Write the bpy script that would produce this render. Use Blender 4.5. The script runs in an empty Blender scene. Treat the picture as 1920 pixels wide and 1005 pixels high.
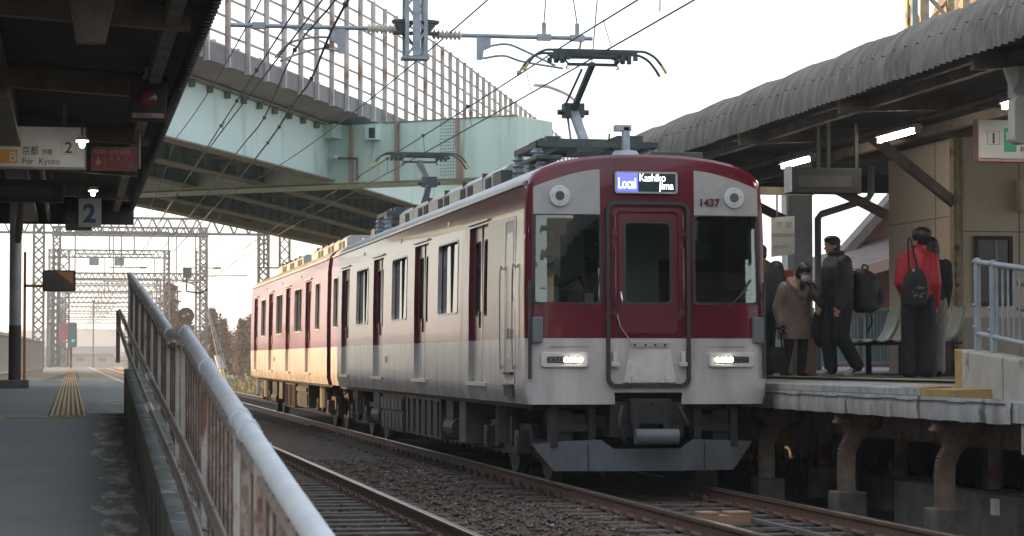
import bpy, bmesh, math, random
from mathutils import Vector, Matrix
random.seed(7)
SC = bpy.context.scene
COL = SC.collection
# ---------------------------------------------------------------- camera, sky, sun, exposure
PSI, PITCH, CAMH = .1821, .038, 1.418
cd = bpy.data.cameras.new('camera'); cam = bpy.data.objects.new('camera', cd); COL.objects.link(cam)
cam.location = (0, 0, CAMH); cam.rotation_euler = (math.pi/2 + PITCH, 0, -PSI)
cd.sensor_width = 36; cd.lens = 36*4486.4/1920
cd.clip_start = .5; cd.clip_end = 6000
cd.dof.use_dof = True; cd.dof.focus_distance = 26.5; cd.dof.aperture_fstop = 11.0
SC.camera = cam
SUN_EL, SUN_AZ = math.radians(9.0), Vector((-.94, .34))      # horizontal direction towards the sun
w = bpy.data.worlds.new('World'); SC.world = w; w.use_nodes = True
nt = w.node_tree; bg = nt.nodes['Background']; sky = nt.nodes.new('ShaderNodeTexSky')
sky.sky_type = 'NISHITA'; sky.sun_disc = False; sky.sun_elevation = SUN_EL
sky.sun_rotation = math.atan2(SUN_AZ.x, SUN_AZ.y); sky.air_density = 1.0; sky.dust_density = 1.5; sky.ozone_density = 1.6
veil = nt.nodes.new('ShaderNodeMixRGB'); veil.inputs[0].default_value = .68   # thin even veil of high cloud over the clear sky
veil.inputs[2].default_value = (2.55,2.6,2.68,1); nt.links.new(sky.outputs[0], veil.inputs[1]); nt.links.new(veil.outputs[0], bg.inputs[0]); bg.inputs[1].default_value = .15
sl = bpy.data.lights.new('sun', 'SUN'); sl.energy = 3.0; sl.angle = math.radians(.5); sl.color = (1, .62, .29)
so = bpy.data.objects.new('sun', sl); COL.objects.link(so)
sd = Vector((SUN_AZ.x*math.cos(SUN_EL), SUN_AZ.y*math.cos(SUN_EL), math.sin(SUN_EL)))
so.rotation_euler = sd.to_track_quat('Z', 'Y').to_euler(); so.location = (-30, 20, 30)
SC.view_settings.view_transform = 'Standard'; SC.view_settings.look = 'None'
SC.view_settings.exposure = 2.1; SC.view_settings.gamma = 1
SC.cycles.max_bounces = 8; SC.cycles.transparent_max_bounces = 24; SC.cycles.use_denoising = True
SC.cycles.sample_clamp_indirect = 6
# ---------------------------------------------------------------- materials
def nd(t, typ, **k):
    n = t.nodes.new(typ)
    for a, v in k.items(): setattr(n, a, v)
    return n
def M(name, col, col2=None, rough=.6, metal=0, ns=3.0, lo=.4, hi=.62, bump=0, bs=40, coat=0, third=None, stretch=(1,1,1), emit=None, es=1, spec=.5):
    m = bpy.data.materials.new(name); m.use_nodes = True; t = m.node_tree; b = t.nodes['Principled BSDF']
    b.inputs['Roughness'].default_value = rough; b.inputs['Metallic'].default_value = metal
    b.inputs['Specular IOR Level'].default_value = spec
    b.inputs['Base Color'].default_value = (*col, 1)
    if coat: b.inputs['Coat Weight'].default_value = coat; b.inputs['Coat Roughness'].default_value = .04
    tc = nd(t, 'ShaderNodeTexCoord'); mp = nd(t, 'ShaderNodeMapping'); mp.inputs['Scale'].default_value = stretch
    t.links.new(tc.outputs['Object'], mp.inputs[0])
    if col2:
        n = nd(t, 'ShaderNodeTexNoise'); n.inputs['Scale'].default_value = ns; n.inputs['Detail'].default_value = 8; n.inputs['Roughness'].default_value = .65
        t.links.new(mp.outputs[0], n.inputs[0])
        r = nd(t, 'ShaderNodeValToRGB'); e = r.color_ramp.elements
        e[0].position = lo; e[0].color = (*col, 1); e[1].position = hi; e[1].color = (*col2, 1)
        t.links.new(n.outputs[0], r.inputs[0]); out = r.outputs[0]
        if third:
            n2 = nd(t, 'ShaderNodeTexNoise'); n2.inputs['Scale'].default_value = third[1]; n2.inputs['Detail'].default_value = 6
            t.links.new(mp.outputs[0], n2.inputs[0])
            r2 = nd(t, 'ShaderNodeValToRGB'); r2.color_ramp.elements[0].position = third[2]; r2.color_ramp.elements[1].position = third[2] + .08
            t.links.new(n2.outputs[0], r2.inputs[0])
            mx = nd(t, 'ShaderNodeMixRGB'); mx.inputs[2].default_value = (*third[0], 1)
            t.links.new(r2.outputs[0], mx.inputs[0]); t.links.new(out, mx.inputs[1]); out = mx.outputs[0]
        t.links.new(out, b.inputs['Base Color'])
    if bump:
        n3 = nd(t, 'ShaderNodeTexNoise'); n3.inputs['Scale'].default_value = bs; n3.inputs['Detail'].default_value = 5
        t.links.new(tc.outputs['Object'], n3.inputs[0])
        bp_ = nd(t, 'ShaderNodeBump'); bp_.inputs['Strength'].default_value = bump; bp_.inputs['Distance'].default_value = .02
        t.links.new(n3.outputs[0], bp_.inputs['Height']); t.links.new(bp_.outputs[0], b.inputs['Normal'])
    if emit: b.inputs['Emission Color'].default_value = (*emit, 1); b.inputs['Emission Strength'].default_value = es
    return m
def glass(name, tint, f0=1.5, rough=.02, trans=1.0):
    m = bpy.data.materials.new(name); m.use_nodes = True; t = m.node_tree; t.nodes.remove(t.nodes['Principled BSDF'])
    o = t.nodes['Material Output']; tr = nd(t, 'ShaderNodeBsdfTransparent'); tr.inputs[0].default_value = (*tint, 1)
    gl = nd(t, 'ShaderNodeBsdfGlossy'); gl.inputs['Roughness'].default_value = rough; gl.inputs[0].default_value = (.95, .97, 1, 1)
    fr = nd(t, 'ShaderNodeFresnel'); fr.inputs[0].default_value = f0
    mx = nd(t, 'ShaderNodeMixShader'); t.links.new(fr.outputs[0], mx.inputs[0]); t.links.new(tr.outputs[0], mx.inputs[1]); t.links.new(gl.outputs[0], mx.inputs[2])
    t.links.new(mx.outputs[0], o.inputs[0]); return m
def train_paint():
    m = bpy.data.materials.new('two tone train paint'); m.use_nodes = True; t = m.node_tree; b = t.nodes['Principled BSDF']
    tc = nd(t, 'ShaderNodeTexCoord'); sx = nd(t, 'ShaderNodeSeparateXYZ'); t.links.new(tc.outputs['Object'], sx.inputs[0])
    g = nd(t, 'ShaderNodeMath', operation='GREATER_THAN'); g.inputs[1].default_value = 1.645; t.links.new(sx.outputs[2], g.inputs[0])
    mx = nd(t, 'ShaderNodeMixRGB'); mx.inputs[1].default_value = (.50, .485, .48, 1); mx.inputs[2].default_value = (.120, .0045, .019, 1)
    t.links.new(g.outputs[0], mx.inputs[0])
    n = nd(t, 'ShaderNodeTexNoise'); n.inputs['Scale'].default_value = 3; n.inputs['Detail'].default_value = 9
    mp = nd(t, 'ShaderNodeMapping'); mp.inputs['Scale'].default_value = (1, 1, .25); t.links.new(tc.outputs['Object'], mp.inputs[0]); t.links.new(mp.outputs[0], n.inputs[0])
    r = nd(t, 'ShaderNodeValToRGB'); r.color_ramp.elements[0].position = .35; r.color_ramp.elements[0].color = (.62, .59, .55, 1); r.color_ramp.elements[1].position = .6
    t.links.new(n.outputs[0], r.inputs[0]); mm = nd(t, 'ShaderNodeMixRGB', blend_type='MULTIPLY'); mm.inputs[0].default_value = .8
    t.links.new(mx.outputs[0], mm.inputs[1]); t.links.new(r.outputs[0], mm.inputs[2])
    t.links.new(mm.outputs[0], b.inputs['Base Color'])
    b.inputs['Roughness'].default_value = .22; b.inputs['Specular IOR Level'].default_value = .30; b.inputs['Coat Weight'].default_value = .28; b.inputs['Coat Roughness'].default_value = .05; b.inputs['Coat IOR'].default_value = 1.5
    n2 = nd(t, 'ShaderNodeTexNoise'); n2.inputs['Scale'].default_value = 1.6; n2.inputs['Detail'].default_value = 2
    bp_ = nd(t, 'ShaderNodeBump'); bp_.inputs['Strength'].default_value = .35; bp_.inputs['Distance'].default_value = .006
    t.links.new(tc.outputs['Object'], n2.inputs[0]); t.links.new(n2.outputs[0], bp_.inputs['Height'])
    t.links.new(bp_.outputs[0], b.inputs['Normal']); t.links.new(bp_.outputs[0], b.inputs['Coat Normal'])
    return m
m = {}
m['paint'] = train_paint()
m['maroon'] = M('maroon enamel', (.115,.0045,.018), (.09,.004,.014), rough=.3, coat=.8)
m['white_paint'] = M('white enamel', (.58,.56,.55), (.46,.44,.42), rough=.35, ns=5, coat=.4)
m['silver'] = M('train roof silver', (.34,.36,.38), (.26,.275,.29), rough=.42, metal=.3, ns=2)
m['plate'] = M('grey lamp panel', (.34,.335,.335), (.30,.295,.295), rough=.4, ns=8)
m['rubber'] = M('black rubber', (.022,.024,.025), rough=.6)
m['dark'] = M('underframe black', (.012,.0125,.014), (.025,.022,.019), rough=.7, ns=4)
m['dark2'] = M('underframe grey', (.026,.026,.027), (.05,.044,.038), rough=.65, ns=4)
m['brown_box'] = M('dusty equipment box', (.12,.10,.08), (.06,.05,.042), rough=.7, ns=3)
m['plow'] = M('grey snow plough', (.13,.15,.17), (.085,.095,.105), rough=.55, ns=3, lo=.35, hi=.7)
m['chrome'] = M('bright metal', (.6,.6,.6), rough=.25, metal=1)
m['alu'] = M('aluminium trim', (.45,.45,.46), (.36,.36,.37), rough=.35, metal=.6)
m['tail'] = M('dark lens', (.03,.028,.03), rough=.15)
m['interior'] = M('car interior panel', (.55,.63,.59), (.48,.56,.52), rough=.6)
m['seatred'] = M('seat moquette', (.18,.06,.05), rough=.9)
m['cab_green'] = M('cab panel green', (.52,.62,.57), rough=.6)
m['wglass'] = glass('car window glass', (.74,.84,.78), 1.5)
m['fglass'] = glass('windscreen glass', (.66,.74,.71), 1.85, .01)
m['lamp_on'] = M('lit headlight', (1,1,.9), emit=(1,.93,.72), es=14)
m['tube'] = M('lit fluorescent tube', (1,1,1), emit=(1,.90,.74), es=13)
m['led_blue'] = M('blue display field', (.05,.06,.5), emit=(.07,.08,.62), es=.8)
m['led_dark'] = M('dark display field', (.01,.03,.03), rough=.3)
m['led_white'] = M('lit display dots', (1,1,1), emit=(.92,.96,1), es=1.0)
m['steel_dark'] = M('pantograph steel', (.035,.05,.05), (.07,.08,.08), rough=.5, metal=.4)
m['yellow'] = M('yellow insulation', (.36,.38,.12), rough=.5)
m['porcelain'] = M('porcelain insulator', (.55,.52,.44), rough=.3)
m['galv'] = M('galvanised steel', (.30,.34,.38), (.22,.25,.28), rough=.5, metal=.4, ns=6)
m['galv_far'] = M('weathered mast steel', (.20,.215,.23), (.15,.15,.15), rough=.6, metal=.2, ns=2)
m['wire'] = M('wire', (.05,.045,.045), rough=.6, metal=.3)
m['rail'] = M('rusty rail', (.15,.08,.055), (.09,.052,.038), rough=.75, ns=8, bump=.2)
m['railtop'] = M('worn rail head', (.30,.26,.23), (.22,.17,.14), rough=.28, metal=.9, ns=3)
m['sleeper'] = M('timber sleeper', (.11,.092,.08), (.06,.05,.044), rough=.9, ns=6, stretch=(1,6,1), bump=.5)
m['concrete'] = M('concrete', (.17,.165,.155), (.11,.105,.10), rough=.85, ns=2.5, bump=.25, third=((.08,.08,.075),1.3,.6))
m['conc_dirty'] = M('stained concrete edge', (.38,.38,.37), (.22,.21,.20), rough=.85, ns=3, lo=.42, hi=.66, stretch=(1,1.2,.35), third=((.07,.07,.065),3.2,.60), bump=.3)
m['conc_moss'] = M('mossy parapet', (.145,.15,.125), (.07,.078,.06), rough=.9, ns=3, third=((.032,.036,.03),2.2,.56), stretch=(2,2,.6), bump=.4)
m['conc_green'] = M('weathered coping', (.17,.19,.175), (.10,.115,.11), rough=.9, ns=4, third=((.30,.32,.31),7,.58), bump=.4)
m['parapet'] = M('cream concrete parapet', (.42,.40,.355), (.34,.32,.285), rough=.85, ns=2, third=((.10,.10,.095),2.6,.60), stretch=(1.5,1.5,.8), bump=.2)
m['yellow_paint'] = M('worn yellow paint', (.40,.26,.085), (.32,.215,.08), rough=.8, ns=5, third=((.22,.19,.14),7,.60))
m['tactile_gap'] = M('tactile paving ground', (.20,.155,.10), (.16,.125,.085), rough=.9, ns=3)
m['tactile'] = M('tactile paving', (.52,.38,.21), (.42,.31,.17), rough=.8, ns=3)
m['asphalt'] = M('platform asphalt', (.215,.232,.228), (.175,.19,.188), rough=.85, ns=1.2, bump=.3, bs=120, third=((.28,.29,.29),90,.56))
m['whitewash'] = M('lime stain on asphalt', (.19,.195,.185), (.48,.47,.44), rough=.9, ns=9, lo=.46, hi=.60, bump=.3, stretch=(1,.45,1))
m['white_line'] = M('white platform line', (.42,.42,.40), (.30,.30,.28), rough=.8, ns=4)
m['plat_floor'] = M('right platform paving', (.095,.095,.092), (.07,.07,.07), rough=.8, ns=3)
m['coping'] = M('grey coping slabs', (.36,.38,.39), (.24,.255,.26), rough=.75, ns=4, bump=.2)
m['corr'] = M('corrugated asbestos sheet', (.19,.178,.160), (.10,.095,.087), rough=.9, ns=5, stretch=(.6,2.5,.5), third=((.26,.25,.235),8,.66), bump=.4)
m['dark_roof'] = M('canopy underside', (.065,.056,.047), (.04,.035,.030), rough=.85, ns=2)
m['beam'] = M('canopy steel beam', (.17,.135,.105), (.10,.08,.064), rough=.7, ns=3)
m['cream_beam'] = M('cream gusset', (.22,.195,.165), (.15,.13,.11), rough=.7, ns=6)
m['plas'] = M('beige wall panel', (.66,.57,.47), (.58,.50,.41), rough=.75, ns=1.2)
m['plas2'] = M('beige wall panel low', (.46,.38,.325), (.40,.33,.285), rough=.75, ns=1.5)
m['rust_post'] = M('rusty cream post', (.34,.30,.20), (.25,.20,.12), rough=.75, ns=6, third=((.12,.055,.025),5,.6))
m['bracket'] = M('old rail bracket', (.20,.155,.12), (.11,.07,.05), rough=.8, ns=5, third=((.10,.04,.025),4,.57), bump=.3)
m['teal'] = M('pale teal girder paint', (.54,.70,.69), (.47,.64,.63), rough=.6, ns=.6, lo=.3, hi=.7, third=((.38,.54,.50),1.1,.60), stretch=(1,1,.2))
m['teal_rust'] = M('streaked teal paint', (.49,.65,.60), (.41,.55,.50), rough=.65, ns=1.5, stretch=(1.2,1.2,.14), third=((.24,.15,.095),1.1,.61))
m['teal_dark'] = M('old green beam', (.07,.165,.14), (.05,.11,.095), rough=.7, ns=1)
m['flange'] = M('girder flange', (.20,.20,.165), (.13,.125,.10), rough=.7, ns=1.2)
m['soffit'] = M('deck soffit', (.23,.23,.22), (.17,.17,.165), rough=.85, ns=.8)
m['curb'] = M('parapet sheeting', (.17,.17,.175), (.12,.12,.125), rough=.7, ns=2, stretch=(1,1,.3))
m['fpost'] = M('rusty fence post', (.47,.45,.43), (.33,.29,.27), rough=.7, ns=1.3, third=((.24,.12,.075),1.3,.60))
m['frail'] = M('fence rail', (.36,.32,.30), (.26,.20,.17), rough=.7, ns=1.5)
m['white_rail'] = M('thick white railing paint', (.50,.54,.58), (.42,.46,.50), rough=.55, ns=5, bump=.25, bs=60)
m['rust_bal'] = M('flaking baluster', (.30,.265,.24), (.19,.145,.12), rough=.85, ns=45, lo=.42, hi=.56, bump=.4, stretch=(1,1,.35))
m['rust_bal_gap_shade'] = M('rusted baluster with gap shade', (.12,.082,.066), (.065,.042,.034), rough=.9, ns=50, bump=.3)  # every other rusty bar is coloured darker to stand in for shaded gaps
m['post_cream'] = M('cream rail post paint', (.42,.405,.38), (.34,.31,.285), rough=.7, ns=20, third=((.15,.075,.05),9,.56), bump=.3, stretch=(1,1,.4))
m['pipe'] = M('brown handrail coating', (.115,.10,.088), (.09,.078,.07), rough=.45, ns=4)
m['pipe_silver'] = M('handrail sleeve', (.45,.40,.36), rough=.35, metal=.5)
m['sign_white'] = M('sign face', (.52,.545,.57), (.49,.515,.54), rough=.4)
m['sign_grey'] = M('grey sign face', (.33,.34,.33), (.30,.31,.30), rough=.5)
m['ink'] = M('sign ink', (.03,.035,.045), rough=.5)
m['ink_blue'] = M('navy numeral', (.022,.05,.11), rough=.5)
m['ink_grey'] = M('faded grey print', (.20,.20,.20), rough=.6)
m['sign_red'] = M('red sign', (.22,.025,.035), (.17,.02,.03), rough=.5)
m['sign_pink'] = M('pale red print', (.42,.22,.22), rough=.5)
m['sign_orange'] = M('orange square', (.55,.28,.06), rough=.5)
m['sign_green'] = M('green square', (.05,.34,.24), rough=.5)
m['black_box'] = M('matt black casing', (.012,.013,.014), rough=.7)
m['red_lens'] = M('dark red lens', (.10,.012,.016), rough=.25)
m['green_lamp'] = M('green signal', (.05,.5,.3), emit=(.1,.9,.6), es=.1)
m['pole_pale'] = M('pale pole paint', (.36,.38,.39), (.28,.30,.31), rough=.6, ns=3)
m['pole_brown'] = M('brown pole paint', (.075,.055,.048), (.05,.038,.034), rough=.7, ns=4)
m['mirror'] = M('mirror face', (.25,.22,.18), rough=.08, metal=1)
m['mir_orange'] = M('orange arm and painted reflection', (.45,.18,.06), rough=.6)
m['galv_fence'] = M('blue grey railing', (.30,.345,.385), (.24,.28,.31), rough=.5, ns=5)
m['green_fence'] = M('green grey fence', (.17,.22,.215), rough=.6)
m['pale_fence'] = M('pale fence', (.42,.42,.40), rough=.6)
m['timber'] = M('red brown siding', (.28,.135,.10), (.20,.10,.075), rough=.85, ns=3, stretch=(12,12,.4))
m['tile'] = M('roof tiles', (.15,.13,.125), (.10,.09,.085), rough=.8, ns=6)
m['trim'] = M('timber trim', (.30,.22,.18), rough=.8)
m['chair'] = M('moulded plastic seat', (.40,.42,.36), (.34,.36,.31), rough=.4)
m['skin'] = M('skin', (.42,.25,.18), rough=.55)
m['hair'] = M('black hair', (.012,.010,.010), (.022,.019,.018), rough=.5, ns=40, stretch=(1,1,.15))
m['coat_beige'] = M('beige quilted coat', (.30,.225,.20), (.23,.17,.155), rough=.75, ns=6, bump=.6, bs=14)
m['black_puffer'] = M('black quilted jacket', (.014,.015,.016), (.022,.023,.024), rough=.55, ns=6, bump=.7, bs=12)
m['black_cloth'] = M('black cloth', (.012,.013,.015), (.02,.02,.022), rough=.85, ns=6, bump=.4, bs=16)
m['red_cloth'] = M('red nylon jacket', (.42,.012,.030), (.33,.009,.022), rough=.5, ns=5, bump=.5, bs=12)
m['grey_cloth'] = M('grey beige trousers', (.26,.24,.22), (.20,.185,.17), rough=.85, ns=6, bump=.4, bs=16)
m['shoe_white'] = M('pale trainers', (.42,.40,.37), rough=.6)
m['shoe_dark'] = M('dark leather', (.02,.018,.018), rough=.4)
m['mask'] = M('white face mask', (.62,.63,.65), rough=.7)
m['foliage_brown'] = M('russet conifer foliage', (.19,.125,.09), (.12,.088,.062), rough=.9, ns=1.0)
m['foliage_green'] = M('dark green foliage', (.055,.075,.035), (.035,.05,.028), rough=.9, ns=1.0)
m['bark'] = M('bark', (.09,.065,.05), rough=.95)
m['grass'] = M('dry field grass', (.17,.13,.07), (.09,.10,.045), rough=.95, ns=.12, third=((.10,.12,.05),.03,.5))
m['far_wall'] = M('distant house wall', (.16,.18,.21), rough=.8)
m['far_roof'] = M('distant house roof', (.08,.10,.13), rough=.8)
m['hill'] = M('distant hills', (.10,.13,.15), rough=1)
m['bldg'] = M('beige building render', (.42,.34,.26), (.34,.27,.21), rough=.8, ns=1)
m['ballast_mat'] = M('ballast bed', (.10,.082,.073), (.05,.042,.038), rough=.95, ns=22, lo=.35, hi=.65, bump=1.0, bs=26, third=((.24,.23,.21),30,.64))
m['stone'] = M('ballast stones', (.15,.105,.085), (.08,.06,.052), rough=.9, ns=7, lo=.35, hi=.65, third=((.30,.29,.28),9,.61))
m['earth'] = M('dark earth', (.05,.043,.037), (.03,.027,.025), rough=.95, ns=1.5, third=((.04,.055,.028),.8,.55), bump=.5, bs=8)
m['footing'] = M('old dark footing', (.12,.11,.10), (.07,.062,.055), rough=.9, ns=4, bump=.3)
m['wood_block'] = M('raw timber block', (.36,.21,.13), (.28,.16,.10), rough=.8, ns=8)
m['lamp_case'] = M('lamp housing', (.45,.44,.41), rough=.5)
m['orange_box'] = M('orange red box', (.42,.10,.04), rough=.6)
m['cream_board'] = M('cream board', (.52,.50,.40), rough=.7)
m['stripe_y'] = M('yellow warning band', (.6,.45,.05), rough=.6)
# ---------------------------------------------------------------- mesh building
EACH = {'cooler_vent','hanger','stay_wire','steady_arm','guy','guy_sleeve','guy_guard','signal_box','deck_bracket','gutter','purlin','side_lamp','bolt','foothold','warning_band','horn_tip','hand_bar','roof_cable','conduit','cable_tray','bearing_seat','eyes','sash','bezel_screw','seam','rung','hose','dropper_wires','bracket','crack','axle','clamp','numeral_lettering'}
class MB:
    def __init__(s): s.v = []; s.f = []; s.mi = []; s.cur = 0
    def add(s, vs, fs):
        o = len(s.v); s.v += [tuple(v) for v in vs]; s.f += [tuple(i + o for i in f) for f in fs]; s.mi += [s.cur]*len(fs)
    def box(s, a, b, M4=None):
        (x0,y0,z0),(x1,y1,z1) = a, b
        x0,x1 = min(x0,x1),max(x0,x1); y0,y1 = min(y0,y1),max(y0,y1); z0,z1 = min(z0,z1),max(z0,z1)
        vs = [(x0,y0,z0),(x1,y0,z0),(x1,y1,z0),(x0,y1,z0),(x0,y0,z1),(x1,y0,z1),(x1,y1,z1),(x0,y1,z1)]
        if M4: vs = [M4 @ Vector(v) for v in vs]
        s.add(vs, [(0,3,2,1),(4,5,6,7),(0,1,5,4),(1,2,6,5),(2,3,7,6),(3,0,4,7)]); return s
    def cbox(s, c, sz, M4=None): return s.box((c[0]-sz[0]/2,c[1]-sz[1]/2,c[2]-sz[2]/2),(c[0]+sz[0]/2,c[1]+sz[1]/2,c[2]+sz[2]/2),M4)
    def bar(s, p, q, w=.05, h=None, up=(0,0,1)):
        h = h or w; p, q = Vector(p), Vector(q); d = (q-p).normalized(); u = Vector(up)
        if abs(d.dot(u)) > .98: u = Vector((0,1,0))
        r = d.cross(u).normalized(); u = r.cross(d).normalized()
        vs = [a + r*(i*w/2) + u*(j*h/2) for a in (p, q) for i, j in ((-1,-1),(1,-1),(1,1),(-1,1))]
        s.add(vs, [(0,3,2,1)[::-1],(4,5,6,7)[::-1],(0,1,5,4)[::-1],(1,2,6,5)[::-1],(2,3,7,6)[::-1],(3,0,4,7)[::-1]]); return s
    def tube(s, pts, r=.02, n=8, caps=True):
        P = [Vector(p) for p in pts]; R = r if isinstance(r, (list, tuple)) else [r]*len(P); vs = []
        prev = None
        for i, p in enumerate(P):
            d = (P[min(i+1,len(P)-1)] - P[max(i-1,0)]).normalized()
            u = prev if prev is not None else (Vector((0,0,1)) if abs(d.z) < .9 else Vector((1,0,0)))
            a = d.cross(u).normalized(); b = a.cross(d).normalized(); prev = b
            vs += [p + (a*math.cos(2*math.pi*k/n) + b*math.sin(2*math.pi*k/n))*R[i] for k in range(n)]
        fs = [(i*n+k, i*n+(k+1)%n, (i+1)*n+(k+1)%n, (i+1)*n+k) for i in range(len(P)-1) for k in range(n)]
        if caps: fs += [tuple(range(n))[::-1], tuple((len(P)-1)*n+k for k in range(n))]
        s.add(vs, fs); return s
    def capsule(s, p, q, r0, r1, n=12, flat=1.0):
        p, q = Vector(p), Vector(q); d = (q-p); L = d.length; d = d.normalized() if L > 1e-6 else Vector((0,0,1))
        pts, R = [], []
        for k in (80, 60, 40, 20): a = math.radians(k); pts.append(p - d*r0*math.sin(a)); R.append(r0*math.cos(a))
        for k in range(5): t = k/4; pts.append(p + (q-p)*t); R.append(r0 + (r1-r0)*t)
        for k in (20, 40, 60, 80): a = math.radians(k); pts.append(q + d*r1*math.sin(a)); R.append(r1*math.cos(a))
        return s.tube(pts, R, n)
    def ell(s, c, r, M4=None, nu=16, nv=10):
        vs, fs = [], []
        for i in range(nv+1):
            th = math.pi*(.02 + .96*i/nv)
            for k in range(nu):
                ph = 2*math.pi*k/nu; v = Vector((r[0]*math.sin(th)*math.cos(ph), r[1]*math.sin(th)*math.sin(ph), r[2]*math.cos(th)))
                if M4: v = M4 @ v
                vs.append(Vector(c) + v)
        fs = [(i*nu+k, (i+1)*nu+k, (i+1)*nu+(k+1)%nu, i*nu+(k+1)%nu) for i in range(nv) for k in range(nu)]
        fs += [tuple(range(nu)), tuple(nv*nu+k for k in range(nu))[::-1]]
        s.add(vs, fs); return s
    def loft(s, rings):
        n = len(rings[0]); vs = [v for r in rings for v in r]
        fs = [(i*n+k, i*n+(k+1)%n, (i+1)*n+(k+1)%n, (i+1)*n+k) for i in range(len(rings)-1) for k in range(n)]
        fs += [tuple(range(n))[::-1], tuple((len(rings)-1)*n+k for k in range(n))]
        s.add(vs, fs); return s
    def prism(s, poly, f0, f1):       # poly: 2D points, f0/f1 map a 2D point to 3D
        n = len(poly); s.add([f0(*p) for p in poly] + [f1(*p) for p in poly],
            [tuple(range(n))[::-1], tuple(range(n, 2*n))] + [(k, (k+1)%n, n+(k+1)%n, n+k) for k in range(n)]); return s
    def grid(s, fn, us, vs_, skip=None):
        o = [(fn(u, v)) for u in us for v in vs_]; nv = len(vs_); fs = []
        for i in range(len(us)-1):
            for j in range(nv-1):
                if skip and skip((us[i]+us[i+1])/2, (vs_[j]+vs_[j+1])/2): continue
                fs.append((i*nv+j, (i+1)*nv+j, (i+1)*nv+j+1, i*nv+j+1))
        s.add(o, fs); return s
    def pieces(s):
        par = list(range(len(s.v)))
        def find(a):
            while par[a] != a: par[a] = par[par[a]]; a = par[a]
            return a
        for f in s.f:
            for q in f[1:]: par[find(q)] = find(f[0])
        G = {}
        for f, i in zip(s.f, s.mi): G.setdefault(find(f[0]), []).append((f, i))
        for fs in G.values():
            k = MB(); idx = {}
            for f, i in fs:
                for q in f:
                    if q not in idx: idx[q] = len(k.v); k.v.append(s.v[q])
                k.f.append(tuple(idx[q] for q in f)); k.mi.append(i)
            yield k
    def build(s, name, mat, parent=None, **kw):
        if name in EACH:
            out = [k._build(name, mat, parent, **kw) for k in s.pieces()]; return out[0]
        return s._build(name, mat, parent, **kw)
    def _build(s, name, mat, parent=None, smooth=False, bevel=0, solid=0, remesh=0, fix=True, angle=35):
        me = bpy.data.meshes.new(name); me.from_pydata(s.v, [], s.f); me.update()
        mats = mat if isinstance(mat, (list, tuple)) else [mat]
        for q in mats: me.materials.append(m[q] if isinstance(q, str) else q)
        if len(mats) > 1: me.polygons.foreach_set('material_index', s.mi)
        if fix:
            b = bmesh.new(); b.from_mesh(me); bmesh.ops.recalc_face_normals(b, faces=b.faces); b.to_mesh(me); b.free()
        o = bpy.data.objects.new(name, me); COL.objects.link(o)
        if parent: o.parent = parent
        if smooth:
            me.polygons.foreach_set('use_smooth', [True]*len(me.polygons))
            if not remesh and angle < 180:
                try: me.set_sharp_from_angle(angle=math.radians(angle))
                except Exception: pass
        if remesh:
            r = o.modifiers.new('r', 'REMESH'); r.mode = 'VOXEL'; r.voxel_size = remesh; r.use_smooth_shade = True
            sm = o.modifiers.new('s', 'SMOOTH'); sm.iterations = 4; sm.factor = .6
        if solid: q = o.modifiers.new('t', 'SOLIDIFY'); q.thickness = solid; q.offset = 0
        if bevel: q = o.modifiers.new('b', 'BEVEL'); q.width = bevel; q.segments = 2; q.limit_method = 'ANGLE'
        return o
def B(): return MB()
def thing(name, label, cat, loc=(0,0,0), rz=0, group=None, kind=None):
    o = bpy.data.objects.new(name, None); COL.objects.link(o); o.location = loc; o.rotation_euler = (0,0,rz); o.empty_display_size = .2
    return tag(o, label, cat, group, kind)
def tag(o, label=None, cat=None, group=None, kind=None):
    if label: o['label'] = label
    if cat: o['category'] = cat
    if group: o['group'] = group
    if kind: o['kind'] = kind
    return o
def struct(o, label=None): o['kind'] = 'structure'; return o
def dup(root, loc, label=None, rz=None):
    r = root.copy(); COL.objects.link(r); r.location = loc
    if rz is not None: r.rotation_euler = (0,0,rz)
    if label: r['label'] = label
    for ch in list(root.children):
        c = ch.copy(); COL.objects.link(c); c.parent = r
        for g in ch.children: d = g.copy(); COL.objects.link(d); d.parent = c
    return r
def text(s, size, mat, parent, loc, rot=(math.pi/2,0,0), name='lettering', ext=.0015, align='LEFT', sx=1.0, bold=0):
    c = bpy.data.curves.new('t', 'FONT'); c.body = s; c.size = size; c.extrude = ext; c.align_x = align; c.offset = bold
    t = bpy.data.objects.new('t', c); COL.objects.link(t); bpy.context.view_layer.update()
    me = bpy.data.meshes.new_from_object(t.evaluated_get(bpy.context.evaluated_depsgraph_get())); bpy.data.objects.remove(t); bpy.data.curves.remove(c)
    me.name = name; me.materials.clear(); me.materials.append(m[mat]); me.transform(Matrix.Diagonal((sx,1,1,1)))
    o = bpy.data.objects.new(name, me); COL.objects.link(o); o.location = loc; o.rotation_euler = rot; o.parent = parent
    return o
def rrect(x0, z0, x1, z1, r, n=4):
    out = []
    for cx, cz, a0 in ((x1-r,z1-r,0),(x0+r,z1-r,90),(x0+r,z0+r,180),(x1-r,z0+r,270)):
        for k in range(n+1): a = math.radians(a0 + 90*k/n); out.append((cx + r*math.cos(a), cz + r*math.sin(a)))
    return out
def ring(mb, outer, inner, f0, f1):
    n = len(outer); mb.add([f0(*p) for p in outer] + [f0(*p) for p in inner] + [f1(*p) for p in outer] + [f1(*p) for p in inner],
        [(k,(k+1)%n,n+(k+1)%n,n+k) for k in range(n)] + [(2*n+k,3*n+k,3*n+(k+1)%n,2*n+(k+1)%n) for k in range(n)] +
        [(k,2*n+k,2*n+(k+1)%n,(k+1)%n) for k in range(n)] + [(n+k,n+(k+1)%n,3*n+(k+1)%n,3*n+k) for k in range(n)])
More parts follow.
